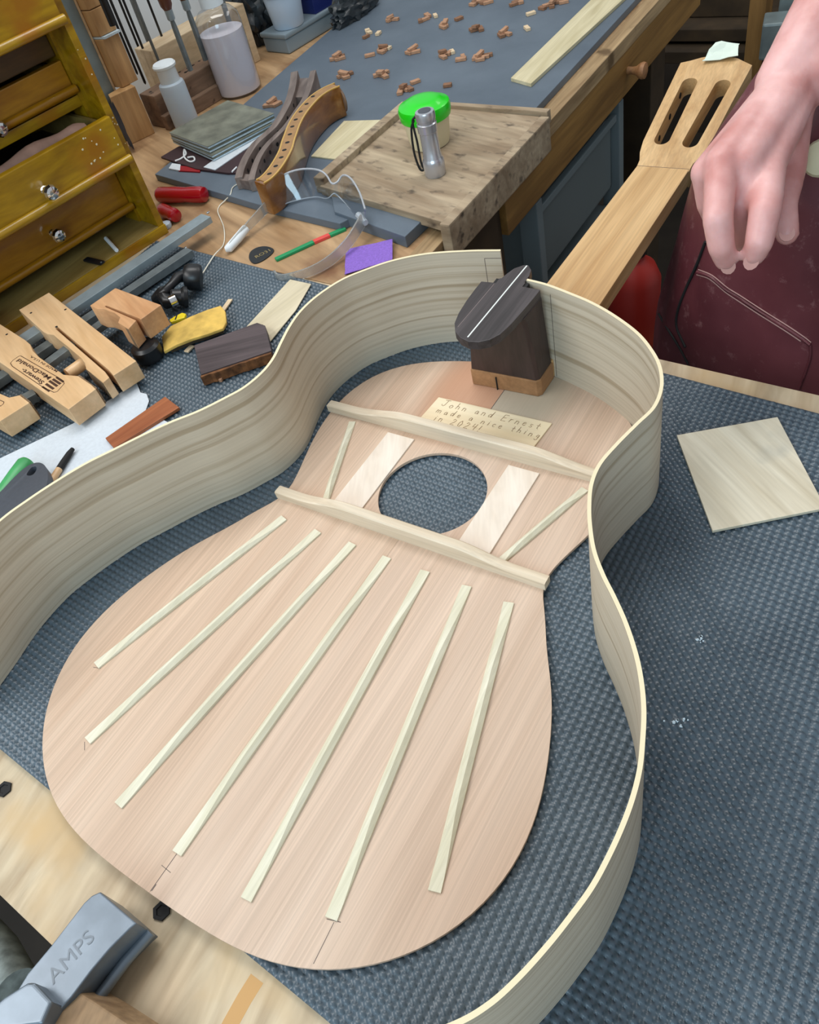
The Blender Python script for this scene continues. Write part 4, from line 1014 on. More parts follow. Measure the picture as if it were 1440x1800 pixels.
def drawer(z0, z1, n, mat, mold=True, knob=None, inside=False, moldz=None, label=None):
    d = obj('drawer', cbox(7, 373, n - 10, n, z0, z1), MT[mat], cb, bevel=1.2)
    if label: d['label'] = label
    if mold:
        a_ = cpt(6, n + 2.5, z0 - 3.5); b_ = cpt(374, n + 2.5, z0 - 3.5)
        obj('molding', tube([a_, b_], 5, 14), MT[mat], d, smooth=50)
        a_ = cpt(6.5, n - 4, z0 - 2); b_ = cpt(373.5, n - 4, z0 - 2)
        obj('molding_back', strip_geo(a_[:2], b_[:2], 10, z0 - 8, z0 + 0.5), MT[mat], d)
    if knob:
        u, z = knob
        obj('knob', lathe([(5, 0), (4, 1.5), (3.4, 6), (5, 8), (8.2, 12), (8.6, 15), (7, 18.5), (4.2, 20), (0.4, 20.4)], cpt(u, n, z), 10, (CN[0], CN[1], 0)), MT['chrome'], d, smooth=20)
    # drawer box behind the front
    bz = z1 - 7
    obj('drawer_side', cbox(9, 14, n - 190, n - 10, z0 + 3, bz), MT['cab_floor'], d)
    obj('drawer_side', cbox(366, 371, n - 190, n - 10, z0 + 3, bz), MT['cab_floor'], d)
    obj('drawer_bottom', cbox(14, 366, n - 190, n - 10, z0 + 3, z0 + 7), MT['cab_dark'], d)
    return d
drawer(33, 75, -40, 'cab_or', knob=(114, 50), label='bottom drawer, closed')
drawer(104, 149, 16, 'cab', knob=(116, 116), label='open drawer pulled forward')
drawer(177, 204, -40, 'cab_or', knob=(112, 176), label='orange toned closed drawer')
drawer(208, 236, -46, 'cab_dark', mold=False, label='closed drawer darkened with painted shade')  # shade under the pulled-out drawer above is put into this front's colour
drawer(252, 318, 12, 'cab', label='upper drawer pulled slightly forward')
drawer(330, 410, -40, 'cab')
cl = [cpt(30, -8, 138), cpt(60, -12, 142), cpt(110, -14, 141), cpt(170, -16, 138), cpt(230, -18, 132)]
o = obj('rolled_cloth', tube(catmull(cl, 5), [10 + 2 * math.sin(i * .9) for i in range(21)], 14), MT['tancloth'], smooth=60)
tag(o, 'pinkish rolled cloth inside the open cabinet drawer', 'cloth')
# white paint flecks on the varnish
fl = random.Random(5)
for (u, n, z) in [(12 + fl.uniform(0, 45), 16.1, fl.uniform(112, 144)) for _ in range(13)]:
    q = cpt(u, n, z); r_ = fl.uniform(.7, 1.3)
    o = obj('paint_fleck', lathe([(r_, 0), (r_ * .6, 0.3)], q, 7, (CN[0], CN[1], 0)), MT['cream'], cb)
for (u, n, z) in [(-2 + fl.uniform(-3, 3), 0.05, fl.uniform(90, 230)) for _ in range(9)]:
    q = cpt(u, n, z); r_ = fl.uniform(.6, 1.1)
    obj('paint_fleck', lathe([(r_, 0), (r_ * .6, 0.3)], q, 7, (CN[0], CN[1], 0)), MT['cream'], cb)
o = obj('chalk_stick', tube([P(186, 419, 9.6), P(205, 440, 9.6)], 2.5, 8), MT['foam'], smooth=40); tag(o, 'short white chalk stick on the cabinet ledge', 'chalk')
t = thing('black_clip', 'small black flat clip on the cabinet ledge', 'clip', P(165, 459, 7))
obj('body', strip_geo(P2(150, 455, 9), P2(180, 462, 9), 8, 7.1, 10), MT['black'], t, bevel=1)
obj('rivet', lathe([(1.2, 0), (1.0, .5)], P(178, 461, 10), 8), MT['steel_d'], t)

# ================================================================== bottles, paper stack, pouch
def bottle(c, prof, liquid, cap, label, mats):
    t = thing('plastic_bottle', label, 'bottle', c)
    obj('body', lathe(prof, c, 36), MT[mats[0]], t, smooth=40)
    if liquid: obj('liquid', lathe(liquid, c, 32), MT['water'], t, smooth=40)
    obj('cap', lathe(cap, c, 32), MT[mats[1]], t, smooth=35)
    return t
pb = P(331, 222, -6)
bottle((pb[0], pb[1], -5.9), [(18, 0), (19.5, 1.5), (20, 4), (20, 62), (19, 66), (16, 68)], None, [(15, 66), (15.5, 67), (14.5, 86), (15, 87), (17.5, 89), (18, 92), (16, 94.5), (0.5, 95)], 'small frosted bottle with a white disc cap beside the paper stack', ('frost', 'wcap'))
pb = P(424, 160, -6)
bottle((pb[0], pb[1], -5.9), [(33, 0), (35, 2), (36, 6), (36, 100), (34, 112), (26, 121), (16, 125), (15, 128)], [(32, 2.5), (34.2, 4), (34.6, 8), (34.6, 92), (0.5, 92)], [(16, 126), (18, 127), (18, 147), (16, 149), (0.5, 149)], 'large clear bottle half full of milky liquid, white cap', ('clearp', 'wcap'))

def packet(px, z0, z1, label, lean=0.0):
    t = thing('sandpaper_pack', label, 'paper pack', (800, 660, z0))
    poly = [P2(x, y, z1) for x, y in px]
    obj('cover', prism(poly, z1 - 0.8, z1), MT['sand'], t, bevel=0.2)
    cx = sum(p[0] for p in poly) / 4; cy = sum(p[1] for p in poly) / 4
    inn = [(cx + (x - cx) * .985, cy + (y - cy) * .985) for x, y in poly]
    n = 3
    for i in range(n):
        za = z0 + (z1 - 0.8 - z0) * i / n; zb = z0 + (z1 - 0.8 - z0) * (i + 0.8) / n
        obj('sheets', prism(inn, za, zb), MT['sandw'] if i != 1 else MT['sand'], t)
    return t
packet([(300, 242), (372, 274), (480, 216), (412, 186)], 9, 17, 'lower pack of grey sandpaper sheets on the maroon pouch')
packet([(297, 233), (365, 258), (482, 199), (400, 176)], 18, 27, 'upper pack of olive-grey sandpaper, topmost of the stack')
o = obj('white_card', prism([P2(358, 294, 8), P2(378, 299, 8), P2(470, 236, 8), P2(452, 228, 8)], 7.4, 8.4), MT['paper']); tag(o, 'white card strip sticking out beneath the sandpaper packs', 'card')
t = thing('fabric_pouch', 'dark maroon pouch with white looped cord under the sandpaper', 'pouch', (760, 600, 4.1))
obj('body', prism([P2(283, 277, 6), P2(315, 258, 6), P2(480, 262, 6), P2(470, 304, 6), P2(400, 305, 6), P2(345, 298, 6)], 4.15, 7.2), MT['pouch'], t, bevel=0.8)
obj('cord', tube(catmull([P(308, 283, 8.4), P(318, 279, 8.4), P(327, 271, 8.4), P(324, 263, 8.8), P(324, 276, 8.6), P(333, 284, 8.4), P(342, 282, 8.4), P(340, 276, 8.8), P(330, 277, 9.2)], 6), 1.3, 8), MT['foam'], t, smooth=60)
obj('cord', tube([P(408, 302, 8.3), P(416, 294, 8.3)], 1.2, 8), MT['foam'], t)
t = thing('red_packet', 'flat red packet with a white end peeking from under the pouch', 'packet', (700, 610, 4.1))
obj('body', prism([P2(316, 292, 5), P2(352, 296, 5), P2(352, 303, 5), P2(314, 301, 5)], 4.12, 6), MT['redp'], t, bevel=0.3)
obj('end', prism([P2(303, 288, 5), P2(318, 290, 5), P2(317, 301, 5), P2(297, 297, 5)], 4.12, 6.1), MT['paper'], t, bevel=0.3)

# ================================================================== curved wooden forms
Z2 = (390, 100, 5.143)
AZ = 42.0
t = thing('slotted_form', 'grey-brown wooden form with two curved rails and small holes', 'wooden form', (850, 590, 4.1))
r1 = [(150, 1090), (175, 1000), (225, 890), (300, 780), (400, 690), (480, 610), (560, 480), (610, 370), (640, 250), (655, 130)]
r2 = [(265, 1110), (290, 1010), (340, 890), (410, 790), (500, 700), (580, 620), (680, 480), (750, 370), (795, 250), (825, 120)]
zr = [20 + 22 * i / 9 for i in range(10)]
p1 = catmull([P2(x, y, z) for (x, y), z in zip(zc(r1, *Z2), zr)], 5); p2 = catmull([P2(x, y, z) for (x, y), z in zip(zc(r2, *Z2), zr)], 5)
zz_ = [20 + 22 * i / (len(p1) - 1) for i in range(len(p1))]
ra = obj('rail', ribbon(p1, 4.1, zz_, 11), MT['greywood'], t, smooth=40, bevel=0.8)
rb = obj('rail', ribbon(p2, 4.1, zz_, 9), MT['greywood'], t, smooth=40, bevel=0.8)
e1, e2 = np.array(p1[-1]), np.array(p2[-1]); f1, f2 = np.array(p1[-9]), np.array(p2[-9])
obj('bridge', prism([tuple(e1), tuple(e2), tuple(f2), tuple(f1)], 8, AZ - 10), MT['greywood'], t, bevel=0.8)
g1, g2 = np.array(p1[0]), np.array(p2[0]); h1, h2 = np.array(p1[4]), np.array(p2[4])
obj('bridge', prism([tuple(g1), tuple(g2), tuple(h2), tuple(h1)], 4.2, 17), MT['greywood'], t, bevel=0.8)
def holes_on(path, idxs, zz, th, parent, sgn):
    for i in idxs:
        p_ = np.array(path[i]); tg = np.array(path[min(i + 1, len(path) - 1)]) - np.array(path[i - 1]); tg /= np.linalg.norm(tg); nn_ = np.array([-tg[1], tg[0]]) * sgn
        c = p_ + nn_ * (th / 2)
        for z in (zz_[i] - 8,): obj('hole', lathe([(2.8, -0.3), (2.8, 0.15)], (c[0], c[1], z), 8, (nn_[0], nn_[1], 0)), MT['blackm'], parent)
holes_on(p1, (6, 10, 15, 24, 29, 34), (30,), 11, ra, -1)
holes_on(p2, (6, 10, 14, 18, 22), (30,), 9, rb, -1)
t = thing('drilled_form', 'glossy brown curved wooden form with a row of drilled holes on top', 'wooden form', (800, 500, 4.1))
BZ = 46.0
ctr = [(330, 1130), (400, 1085), (470, 1010), (535, 910), (575, 830), (595, 760), (620, 690), (650, 610), (700, 520), (770, 430), (850, 350), (940, 290), (1040, 245)]
pc = catmull([P2(x, y, BZ) for x, y in zc(ctr, *Z2)], 5)
n_ = len(pc)
bodyp = ribbon(pc, 5.0, BZ - 1, 21)
obj('body', bodyp, MT['glossbrown'], t, smooth=40, bevel=2.5)
obj('top_strip', ribbon(pc[2:-1], BZ - 1.1, BZ - 0.2, 14), MT['tanwood'], t, smooth=40)
def offs(path, d):
    out = []
    for i in range(len(path)):
        a_ = np.array(path[max(i - 1, 0)]); b_ = np.array(path[min(i + 1, len(path) - 1)]); tg = (b_ - a_) / np.linalg.norm(b_ - a_); out.append(tuple(np.array(path[i]) + np.array([-tg[1], tg[0]]) * d))
    return out
for d in (7.8, -8.6): obj('binding', ribbon(offs(pc[1:], d), BZ - 1.2, BZ + 0.1, 2.4), MT['purf'], t, smooth=40)
for i, (x, y) in enumerate([(430, 1055), (487, 985), (537, 907), (565, 840), (592, 772), (615, 698), (637, 628), (668, 565), (713, 493), (766, 424), (823, 356)]):
    c = P(*zc([(x, y)], *Z2)[0], BZ); obj('hole', lathe([(3.1, -0.3), (3.1, 0.12)], (c[0], c[1], BZ - 0.25), 14), MT['blackm'], t)
e_ = np.array(pc[-1]); tg = e_ - np.array(pc[-3]); tg /= np.linalg.norm(tg)
obj('end_cap', lathe([(17, -1), (17, 1.5), (14, 3)], (e_[0], e_[1], 25), 24, (tg[0], tg[1], 0)), MT['rackdark'], t, smooth=40)

# ================================================================== tool rack by the back wall
t = thing('metal_upright', 'tall pale grey metal upright behind the drawer cabinet', 'upright', (850, 900, -6))
obj('face', prism([(822, 856), (843, 856), (843, 864), (822, 864)], -5.9, 620), MT['vise'], t, bevel=0.8)
obj('wood_edge', prism([(843.2, 856), (847, 856), (847, 864), (843.2, 864)], -5.9, 620), MT['palewood'], t)
rk = thing('rack_post', 'stacked pine blocks of the tool rack standing beside the rods', 'tool rack', (840, 850, -6))
obj('block', prism([(816, 836), (856, 820), (866, 846), (826, 851)], -5.9, 66), MT['rackwood'], rk, bevel=1)
for z0, z1 in ((66.5, 134), (138, 172), (173, 330)):
    obj('block', prism([(848, 838), (876, 832), (884, 862), (848, 866)], z0, z1), MT['rackwood'], rk, bevel=1)
obj('lip', prism([(849, 832), (876, 826), (884, 862), (848, 866)], 134.5, 137.5), MT['sandw'], rk)
o = obj('navy_cloth', crumple([(792, 800, 70), (800, 830, 70), (812, 836, -4), (796, 806, -4)], 5, 2.0, 9, 3), MT['navy'], smooth=60); tag(o, 'dark navy cloth hanging between cabinet and rack post', 'cloth')
rd = thing('rod_holder', 'dark brown drilled wooden block holding thin rods upright', 'tool holder', (930, 830, -6))
obj('block', prism([(872, 808), (1010, 786), (1014, 826), (878, 848)], -5.9, 44), MT['rackdark'], rd, bevel=2)
obj('foot_strip', prism([(866, 795), (1010, 773), (1012, 785), (868, 807)], -5.9, 16), MT['rackdark'], rd, bevel=1.5)
hr = random.Random(3)
for i in range(14):
    obj('hole', lathe([(2.6, 0), (2.6, .15)], (885 + hr.uniform(0, 115), 818 + hr.uniform(-4, 14), 44), 8), MT['blackm'], rd)
def rod(px, py, r, h, mat, label, z=30):
    b_ = Vector(P(px, py, z)); o_ = obj('steel_rod', lathe([(r * .4, 0), (r, 3), (r, h - 3), (r * .7, h)], b_, 10), MT[mat], smooth=40)
    return tag(o_, label, 'rod', 'thin rods in the tool rack')
for i, (px, py, r, mat) in enumerate(((242, 131, 2.0, 'black'), (256, 148, 2.2, 'black'), (258, 118, 2.0, 'black'), (272, 136, 2.0, 'black'), (279, 116, 4.2, 'steel_d'), (304, 114, 2.0, 'black'), (291, 138, 2.4, 'steel_d'))):
    rod(px, py, r, 290, mat, ['thin black rod nearest the rack post', 'second thin black rod from the rack post', 'thin black rod between two white wall gaps', 'thin black rod just left of the steel rod', 'thick steel rod behind the small bottle', 'thin black rod beside the pale wood block', 'thin steel rod directly behind the white cap'][i], 40)
o = obj('black_tube', lathe([(6, 0), (6, 190)], P(200, 44, 150), 16), MT['black'], smooth=40); tag(o, 'short black tube hanging at the top of the rack', 'tube')
pbk = obj('pale_block', prism([(936, 852), (1128, 812), (1140, 866), (946, 900)], -5.9, 84), MT['palewood'], bevel=1.5); tag(pbk, 'pale wooden chisel block behind the large clear bottle', 'wood block')
def chisel(px, py, label, s=1.0):
    b_ = Vector(P(px, py, 84)); t = thing('chisel', label, 'chisel', tuple(b_), 'chisels in the pale block')
    obj('blade', lathe([(4.2, -30), (4.2, 30), (3, 44)], b_, 4), MT['steel_d'], t)
    obj('ferrule', lathe([(5, 42), (6, 44), (6, 56)], b_, 16), MT['steel'], t, smooth=40)
    obj('handle', lathe([(6, 56), (9, 62), (11, 90), (10, 130), (7, 150), (2, 154)], b_, 18), MT['handle'], t, smooth=50)
chisel(322, 88, 'brown handled chisel left of the large bottle'); chisel(349, 70, 'brown handled chisel half hidden behind the large bottle')
chisel(399, 26, 'dark handled chisel right of the bottle cap')

# bag, boxes, tub
gx = thing('grey_box', 'shallow grey clear plastic box under the white tub', 'box', (1240, 800, -6))
bp_ = [(1152, 764), (1345, 738), (1356, 800), (1162, 826)]
obj('body', prism(bp_, -5.9, 18), MT['greybox'], gx, bevel=4, seg=3)
obj('lid', prism([(1150, 762), (1347, 736), (1358, 802), (1160, 828)], 18, 26), MT['greybox'], gx, bevel=2.5)
t = thing('white_tub', 'white plastic tub with lid on the grey box', 'tub', (1205, 795, 26))
obj('body', lathe([(25, 0), (27, 2), (33, 52)], (1192, 782, 26.1), 32), MT['tubw'], t, smooth=40)
obj('lid', lathe([(35, 51), (36, 53), (36, 60), (33, 62), (0.5, 62.5)], (1192, 782, 26.1), 32), MT['tubw'], t, smooth=35)
t = thing('blue_box', 'navy blue carton with yellow lettering behind the white tub', 'box', (1290, 790, 26))
obj('carton', prism([(1238, 757), (1346, 740), (1352, 780), (1244, 797)], 26.1, 96), MT['bluebox'], t, bevel=0.8)
def wall_text(txt, o3, d, size, mat, parent):
    g_ = text_geo(txt, (0, 0), (1, 0), size, 0, bold=0.3); d = Vector((d[0], d[1], 0)).normalized()
    return obj('lettering', ([(o3[0] + d.x * v[0], o3[1] + d.y * v[0], o3[2] + v[1]) for v in g_[0]], g_[1]), mat, parent)
wall_text('NON', (1268, 751.3, 44), (108, -17), 17, MT['yel'], t)
wall_text('sal', (1262, 752.2, 66), (108, -17), 15, MT['sandw'], t)
def lump(name, c, r, seed, amp, label, mat):
    bm = bmesh.new(); bmesh.ops.create_icosphere(bm, subdivisions=4, radius=1)
    from mathutils import noise as mnoise
    for v in bm.verts:
        q = v.co * 2.2 + Vector((seed * 7.1, 0, 0))
        d = abs(mnoise.noise(q)) * 1.0 + abs(mnoise.noise(q * 2.3)) * .6 + abs(mnoise.noise(q * 4.7)) * .35
        v.co = v.co * (1 - amp + amp * d * 1.6)
    V = [(c[0] + v.co.x * r[0], c[1] + v.co.y * r[1], c[2] + max(v.co.z, -0.85) * r[2]) for v in bm.verts]
    F = [tuple(v.index for v in f.verts) for f in bm.faces]; bm.free()
    o_ = obj(name, (V, F), mat, smooth=35); return tag(o_, label, 'plastic bag')
lump('plastic_bag', (1205, 872, 44), (42, 42, 62), 1, .35, 'crumpled black plastic bag left of the white tub', MT['bag'])
lump('plastic_bag', (1290, 712, 18), (70, 26, 30), 2, .3, 'crumpled black plastic bag along the grey box front', MT['bag'])

# ================================================================== metal bar clamp at the front edge
ck = thing('bar_clamp', 'grey cast metal clamp head with raised lettering on the bench edge', 'clamp', (-45, 10, -6))
K1 = (0, 1540, 5.143)
CZ = 26.0
top_px = [(905, 140), (1235, 425), (1180, 470), (1000, 650), (830, 850), (650, 1090), (430, 1330), (-60, 1330), (0, 1290), (250, 880), (460, 630), (660, 370), (760, 240), (830, 175)]
poly = [P2(x, y, CZ) for x, y in zc(top_px, *K1)]
def taper_slab(poly, z0, z1, grow):
    cx = sum(p[0] for p in poly) / len(poly); cy = sum(p[1] for p in poly) / len(poly)
    big = [(cx + (x - cx) * grow, cy + (y - cy) * grow) for x, y in poly]
    return loft([(big, z0), (poly, z1)])
obj('arm', prism(poly, -2, CZ), MT['cast'], ck, bevel=5, seg=4)
flp = [P2(x, y, 2) for x, y in zc([(1290, 470), (1250, 540), (880, 1010), (790, 1080), (640, 1240), (500, 1150), (760, 820), (1190, 420)], *K1)]
obj('flange', prism(flp, -5.5, 4), MT['cast'], ck, bevel=1.5)
ridge = [P2(x, y, CZ) for x, y in zc([(1238, 428), (1000, 700), (820, 940), (690, 1110)], *K1)]
obj('bead', tube([(x, y, 9) for x, y in ridge], 3.2, 10), MT['cast'], ck, smooth=50)
o0 = P2(*zc([(480, 985)], *K1)[0], CZ); o1 = P2(*zc([(775, 660)], *K1)[0], CZ)
g_ = text_geo('AMPS', o0, (o1[0] - o0[0], o1[1] - o0[1]), 11.5, CZ + 0.2)
V_ = list(g_[0]); nv = len(V_); 
obj('raised_lettering', (V_, g_[1]), plain('worn lettering', srgb(108, 116, 124), 0.45, 0.6), ck)
obj('boss', prism([P2(x, y, CZ + 10) for x, y in zc([(40, 1090), (250, 960), (310, 960), (470, 1130), (380, 1337), (-120, 1400), (-200, 1300)], *K1)], CZ - 6, CZ + 10), MT['cast'], ck, bevel=5, seg=4)
pp = [D(-60, 1610, 560), D(0, 1677, 540), D(32, 1738, 512)]
obj('pipe', tube([tuple(v) for v in pp], 13.5, 20), MT['galv'], ck, smooth=50)
t = thing('hex_handle', 'worn wooden hexagonal clamp handle at the lower left corner', 'handle', tuple(D(120, 1790, 440)))
h0, h1 = D(105, 1790, 425), D(230, 1880, 390)
obj('grip', tube([tuple(h0), tuple(h0.lerp(h1, .04)), tuple(h0.lerp(h1, .5)), tuple(h1)], [17, 21, 22, 22], 6), wood('handle wood', srgb(128, 102, 74), srgb(170, 142, 108), 0.5, 8, 40, 0.6, 250, 0.2), t, bevel=1)

# ================================================================== under the benches and beyond
bn = thing('drawer_tower', 'translucent grey plastic drawer tower under the back bench', 'storage drawers', (1095, 400, -900))
obj('frame', merge(box((945, 218, -500), (18, 30, 780)), box((1250, 218, -500), (18, 30, 780)), box((1095, 520, -500), (320, 14, 780)), box((1098, 370, -105), (324, 330, 12)), box((1098, 370, -890), (324, 330, 14))), MT['binf'], bn, bevel=2)
for z in (-250, -400, -560, -720):
    d_ = obj('drawer', box((1097, 365, z + 62), (280, 300, 118)), MT['bin'], bn, bevel=6)
    obj('front_rim', box((1097, 212, z + 118), (286, 10, 12)), MT['binf'], d_, bevel=2)
rc = thing('red_jug', 'red plastic jug with black cap under the neck', 'jug', (1210, 90, -880))
q = Vector((1012, 92, -330))
obj('body', lathe([(34, -70), (38, -64), (39, 70), (30, 92), (15, 104), (14, 112)], q, 28), MT['redcan'], rc, smooth=40)
obj('cap', lathe([(16, 110), (17, 112), (17, 124), (0.5, 125)], q, 20), MT['black'], rc, smooth=40)
st = thing('low_stool', 'dim wooden stool under the neck carrying the red jug', 'stool', (1030, 80, -900))
obj('seat', box((1030, 80, -411), (210, 150, 22)), MT['post'], st, bevel=2)
for x_, y_ in ((945, 20), (1115, 20), (945, 140), (1115, 140)): obj('leg', box((x_, y_, -661), (30, 30, 478)), MT['darkwood'], st)
sh = thing('wooden_shelf', 'old wooden shelving with upright post behind the headstock', 'shelf', (1900, 160, -900))
c = D(1331, 75, 1750)
obj('post', box((c[0], c[1], -250), (60, 34, 1290)), MT['post'], sh, bevel=2)
for px, py in ((1250, 58), (1250, 20)):
    c2_ = D(px, py, 1900); obj('board', box((c2_[0], c2_[1] + 120, c2_[2]), (280, 620, 26)), MT['darkwood'], sh, bevel=2)
c2_ = D(1265, 22, 1880); o = obj('wood_plank', box((c2_[0], c2_[1], c2_[2] + 32), (120, 190, 40)), MT['darkwood'], bevel=2); tag(o, 'dim plank lying on the old wooden shelving', 'plank')
vz = thing('bench_vise', 'grey metal vise block behind the wrist', 'vise', tuple(D(1372, 90, 1500)))
c = D(1370, 62, 1480)
obj('jaw', box((c[0], c[1], c[2]), (60, 60, 62), 0.2), MT['vise'], vz, bevel=4)
obj('body', box((c[0] + 6, c[1] - 14, c[2] - 130), (56, 70, 200), 0.2), MT['vise'], vz, bevel=5)
obj('jaw', box((c[0] + 90, c[1] - 10, c[2] + 40), (80, 70, 70), 0.2), MT['vise'], vz, bevel=5)
obj('screw', lathe([(20, 0), (20, 60)], (c[0] - 50, c[1] - 4, c[2] - 60), 18, (1, 0.2, 0)), MT['steel_d'], vz, smooth=40)

# ================================================================== person in a maroon apron
pr = thing('person', 'person in a maroon apron standing across the bench, right hand hanging over the neck', 'person', (740, -270, -900))
def capsule(a, b, ra, rb_, n=14):
    a, b = Vector(a), Vector(b); d = (b - a); Ln = max(d.length, 1e-6); prof = []
    for i in range(7): th = math.pi / 2 * i / 6; prof.append((max(0.05, ra * math.sin(th)), -ra * math.cos(th)))
    for i in range(7): th = math.pi / 2 * i / 6; prof.append((max(0.05, rb_ * math.cos(th)), Ln + rb_ * math.sin(th)))
    return lathe(prof, a, n, d)
def remeshed(parts, voxel, smooth_it):
    V, F = merge(*parts)
    me = bpy.data.meshes.new('tmp'); me.from_pydata([tuple(c * S for c in v) for v in V], [], F)
    bm = bmesh.new(); bm.from_mesh(me); bmesh.ops.recalc_face_normals(bm, faces=bm.faces); bm.to_mesh(me); bm.free()
    ob = bpy.data.objects.new('tmp', me); COL.objects.link(ob)
    md = ob.modifiers.new('r', 'REMESH'); md.mode = 'VOXEL'; md.voxel_size = voxel * S
    if smooth_it:
        ms = ob.modifiers.new('s', 'SMOOTH'); ms.factor = 0.5; ms.iterations = smooth_it
    dg = bpy.context.evaluated_depsgraph_get(); dg.update()
    m2 = bpy.data.meshes.new_from_object(ob.evaluated_get(dg))
    V = [tuple(c / S for c in v.co) for v in m2.vertices]; F = [tuple(p.vertices) for p in m2.polygons]
    bpy.data.objects.remove(ob); bpy.data.meshes.remove(me); bpy.data.meshes.remove(m2)
    return V, F
HD = 560
W_ = D(1398, 142, 576); EL = D(1700, -350, 580)
SHD = Vector((900, -240, 570))
mcp = [D(1352, 286, 556), D(1310, 284, 548), D(1268, 290, 550), D(1240, 303, 562)]
fing = [
    [mcp[0], D(1345, 372, 536), D(1335, 425, 540), D(1326, 447, 548)],
    [mcp[1], D(1304, 366, 556), D(1304, 410, 576), D(1303, 430, 588)],
    [mcp[2], D(1262, 384, 540), D(1268, 432, 548), D(1276, 456, 558)],
    [mcp[3], D(1246, 356, 574), D(1258, 390, 592), D(1268, 408, 602)]]
frad = [(12.0, 10.8, 9.6, 8.2), (11.5, 10.4, 9.2, 8.0), (11.5, 10.2, 9.2, 8.0), (9.8, 8.8, 7.8, 7.0)]
cmc = D(1392, 205, 600); tmb = [cmc, D(1388, 300, 600), D(1376, 360, 590), D(1384, 410, 588)]
trad = (15, 12, 10.5, 8.6)
parts = []
for i in range(4):
    wi = W_.lerp(mcp[i], 0.12) + (mcp[i] - mcp[1]) * 0.25
    parts.append(capsule(wi, mcp[i], 17 - abs(i - 1) * 1.5, 12.5 if i < 3 else 10.5))
    for k in range(3): parts.append(capsule(fing[i][k], fing[i][k + 1], frad[i][k], frad[i][k + 1]))
for i in range(3): parts.append(capsule(mcp[i].lerp(W_, .25), mcp[i + 1].lerp(W_, .25), 11, 11))
for k in range(3): parts.append(capsule(tmb[k], tmb[k + 1], trad[k], trad[k + 1]))
parts.append(capsule(W_, cmc, 20, 15)); parts.append(capsule(cmc, mcp[0], 14, 10))
side = (mcp[0] - mcp[3]).normalized()
parts.append(capsule(W_ + side * 10, EL + side * 14, 20, 36)); parts.append(capsule(W_ - side * 8, EL - side * 14, 20, 36))
for i in range(3):     # extensor tendons raised on the back of the hand
    nrm = (Vector(CC) - mcp[i]).normalized()
    parts.append(capsule(W_.lerp(mcp[i], .35) + nrm * 13, mcp[i] + nrm * 6.5, 3.0, 4.5, 8))
parts.append(capsule(EL, SHD, 40, 52))
arm = remeshed(parts, 2.2, 7)
# rest of the figure (mostly hidden by bench and apron)
def ln(p):                                # the upper body leans to the person's left
    return (p[0] + 0.6 * max(0.0, min(200.0, p[2] - 100)), p[1] - 0.36 * max(0.0, p[2] - 60), p[2])
bx0 = [capsule((760, -175, -430), (760, -190, -30), 62, 88), capsule((760, -175, -830), (760, -175, -430), 44, 60),
       capsule((760, -365, -430), (760, -350, -30), 62, 88), capsule((760, -365, -830), (760, -365, -430), 44, 60),
       capsule((700, -175, -865), (770, -175, -865), 36, 42), capsule((690, -370, -865), (770, -370, -865), 36, 42),
       capsule((765, -210, 0), (765, -330, 0), 92, 92), capsule(ln((768, -240, 180)), ln((768, -300, 180)), 80, 80), capsule(ln((780, -180, 480)), ln((780, -360, 480)), 84, 84),
       capsule((765, -270, 0), ln((780, -270, 480)), 92, 100), capsule(ln((780, -270, 520)), ln((770, -270, 660)), 58, 56),
       capsule(ln((760, -270, 720)), ln((767, -270, 800)), 72, 92), capsule(ln((747, -270, 690)), ln((745, -270, 760)), 48, 60), capsule(ln((673, -270, 742)), ln((691, -270, 762)), 10, 12),
       capsule(ln((780, -445, 520)), (745, -600, 260), 52, 42), capsule((745, -600, 260), (650, -520, 60), 40, 28), capsule((650, -520, 60), (610, -500, 30), 26, 22)]
bodym = remeshed(bx0, 9, 4)
fb_ = obj('body', merge(arm, bodym), MT['skin'], pr, smooth=180)
# nails
def nail(tip, prev, r):
    d = (tip - prev).normalized(); nrm = (Vector(CC) - tip); nrm = (nrm - d * nrm.dot(d)).normalized(); s_ = d.cross(nrm)
    c = tip + nrm * (r * .80) + d * (r * .25); V = []
    for zz in (-0.6, 0.7):
        for k in range(12):
            a = 2 * math.pi * k / 12; V.append(tuple(c + s_ * (r * .62 * math.cos(a)) + d * (r * .75 * math.sin(a)) + nrm * (zz - abs(math.cos(a)) * r * .12)))
    F = [tuple(range(11, -1, -1)), tuple(range(12, 24))] + [(k, (k + 1) % 12, 12 + (k + 1) % 12, 12 + k) for k in range(12)]
    obj('fingernail', (V, F), MT['nail'], pr, smooth=60)
nail(tmb[3], tmb[2], 8.6); nail(fing[0][3], fing[0][2], 8.2); nail(fing[2][3], fing[2][2], 8.0)
# clothes
obj('trousers', remeshed([capsule((762, -178, -810), (762, -185, -20), 60, 98), capsule((762, -362, -810), (762, -355, -20), 60, 98), capsule((765, -200, 10), (765, -340, 10), 112, 112)], 9, 4), MT['trouser'], pr, smooth=180)
obj('shirt', remeshed([capsule((770, -270, 60), ln((782, -270, 490)), 98, 108), capsule(ln((782, -175, 490)), ln((782, -365, 490)), 90, 90), capsule(ln((780, -445, 520)), (747, -590, 280), 62, 54), capsule(SHD, SHD.lerp(EL, .7), 60, 50)], 9, 4), MT['shirt'], pr, smooth=180)
obj('hair', remeshed([capsule(ln((777, -270, 790)), ln((795, -270, 812)), 92, 96), capsule(ln((805, -270, 740)), ln((805, -270, 790)), 74, 84)], 8, 4), plain('grey hair', srgb(96, 88, 80), 0.8), pr, smooth=180)
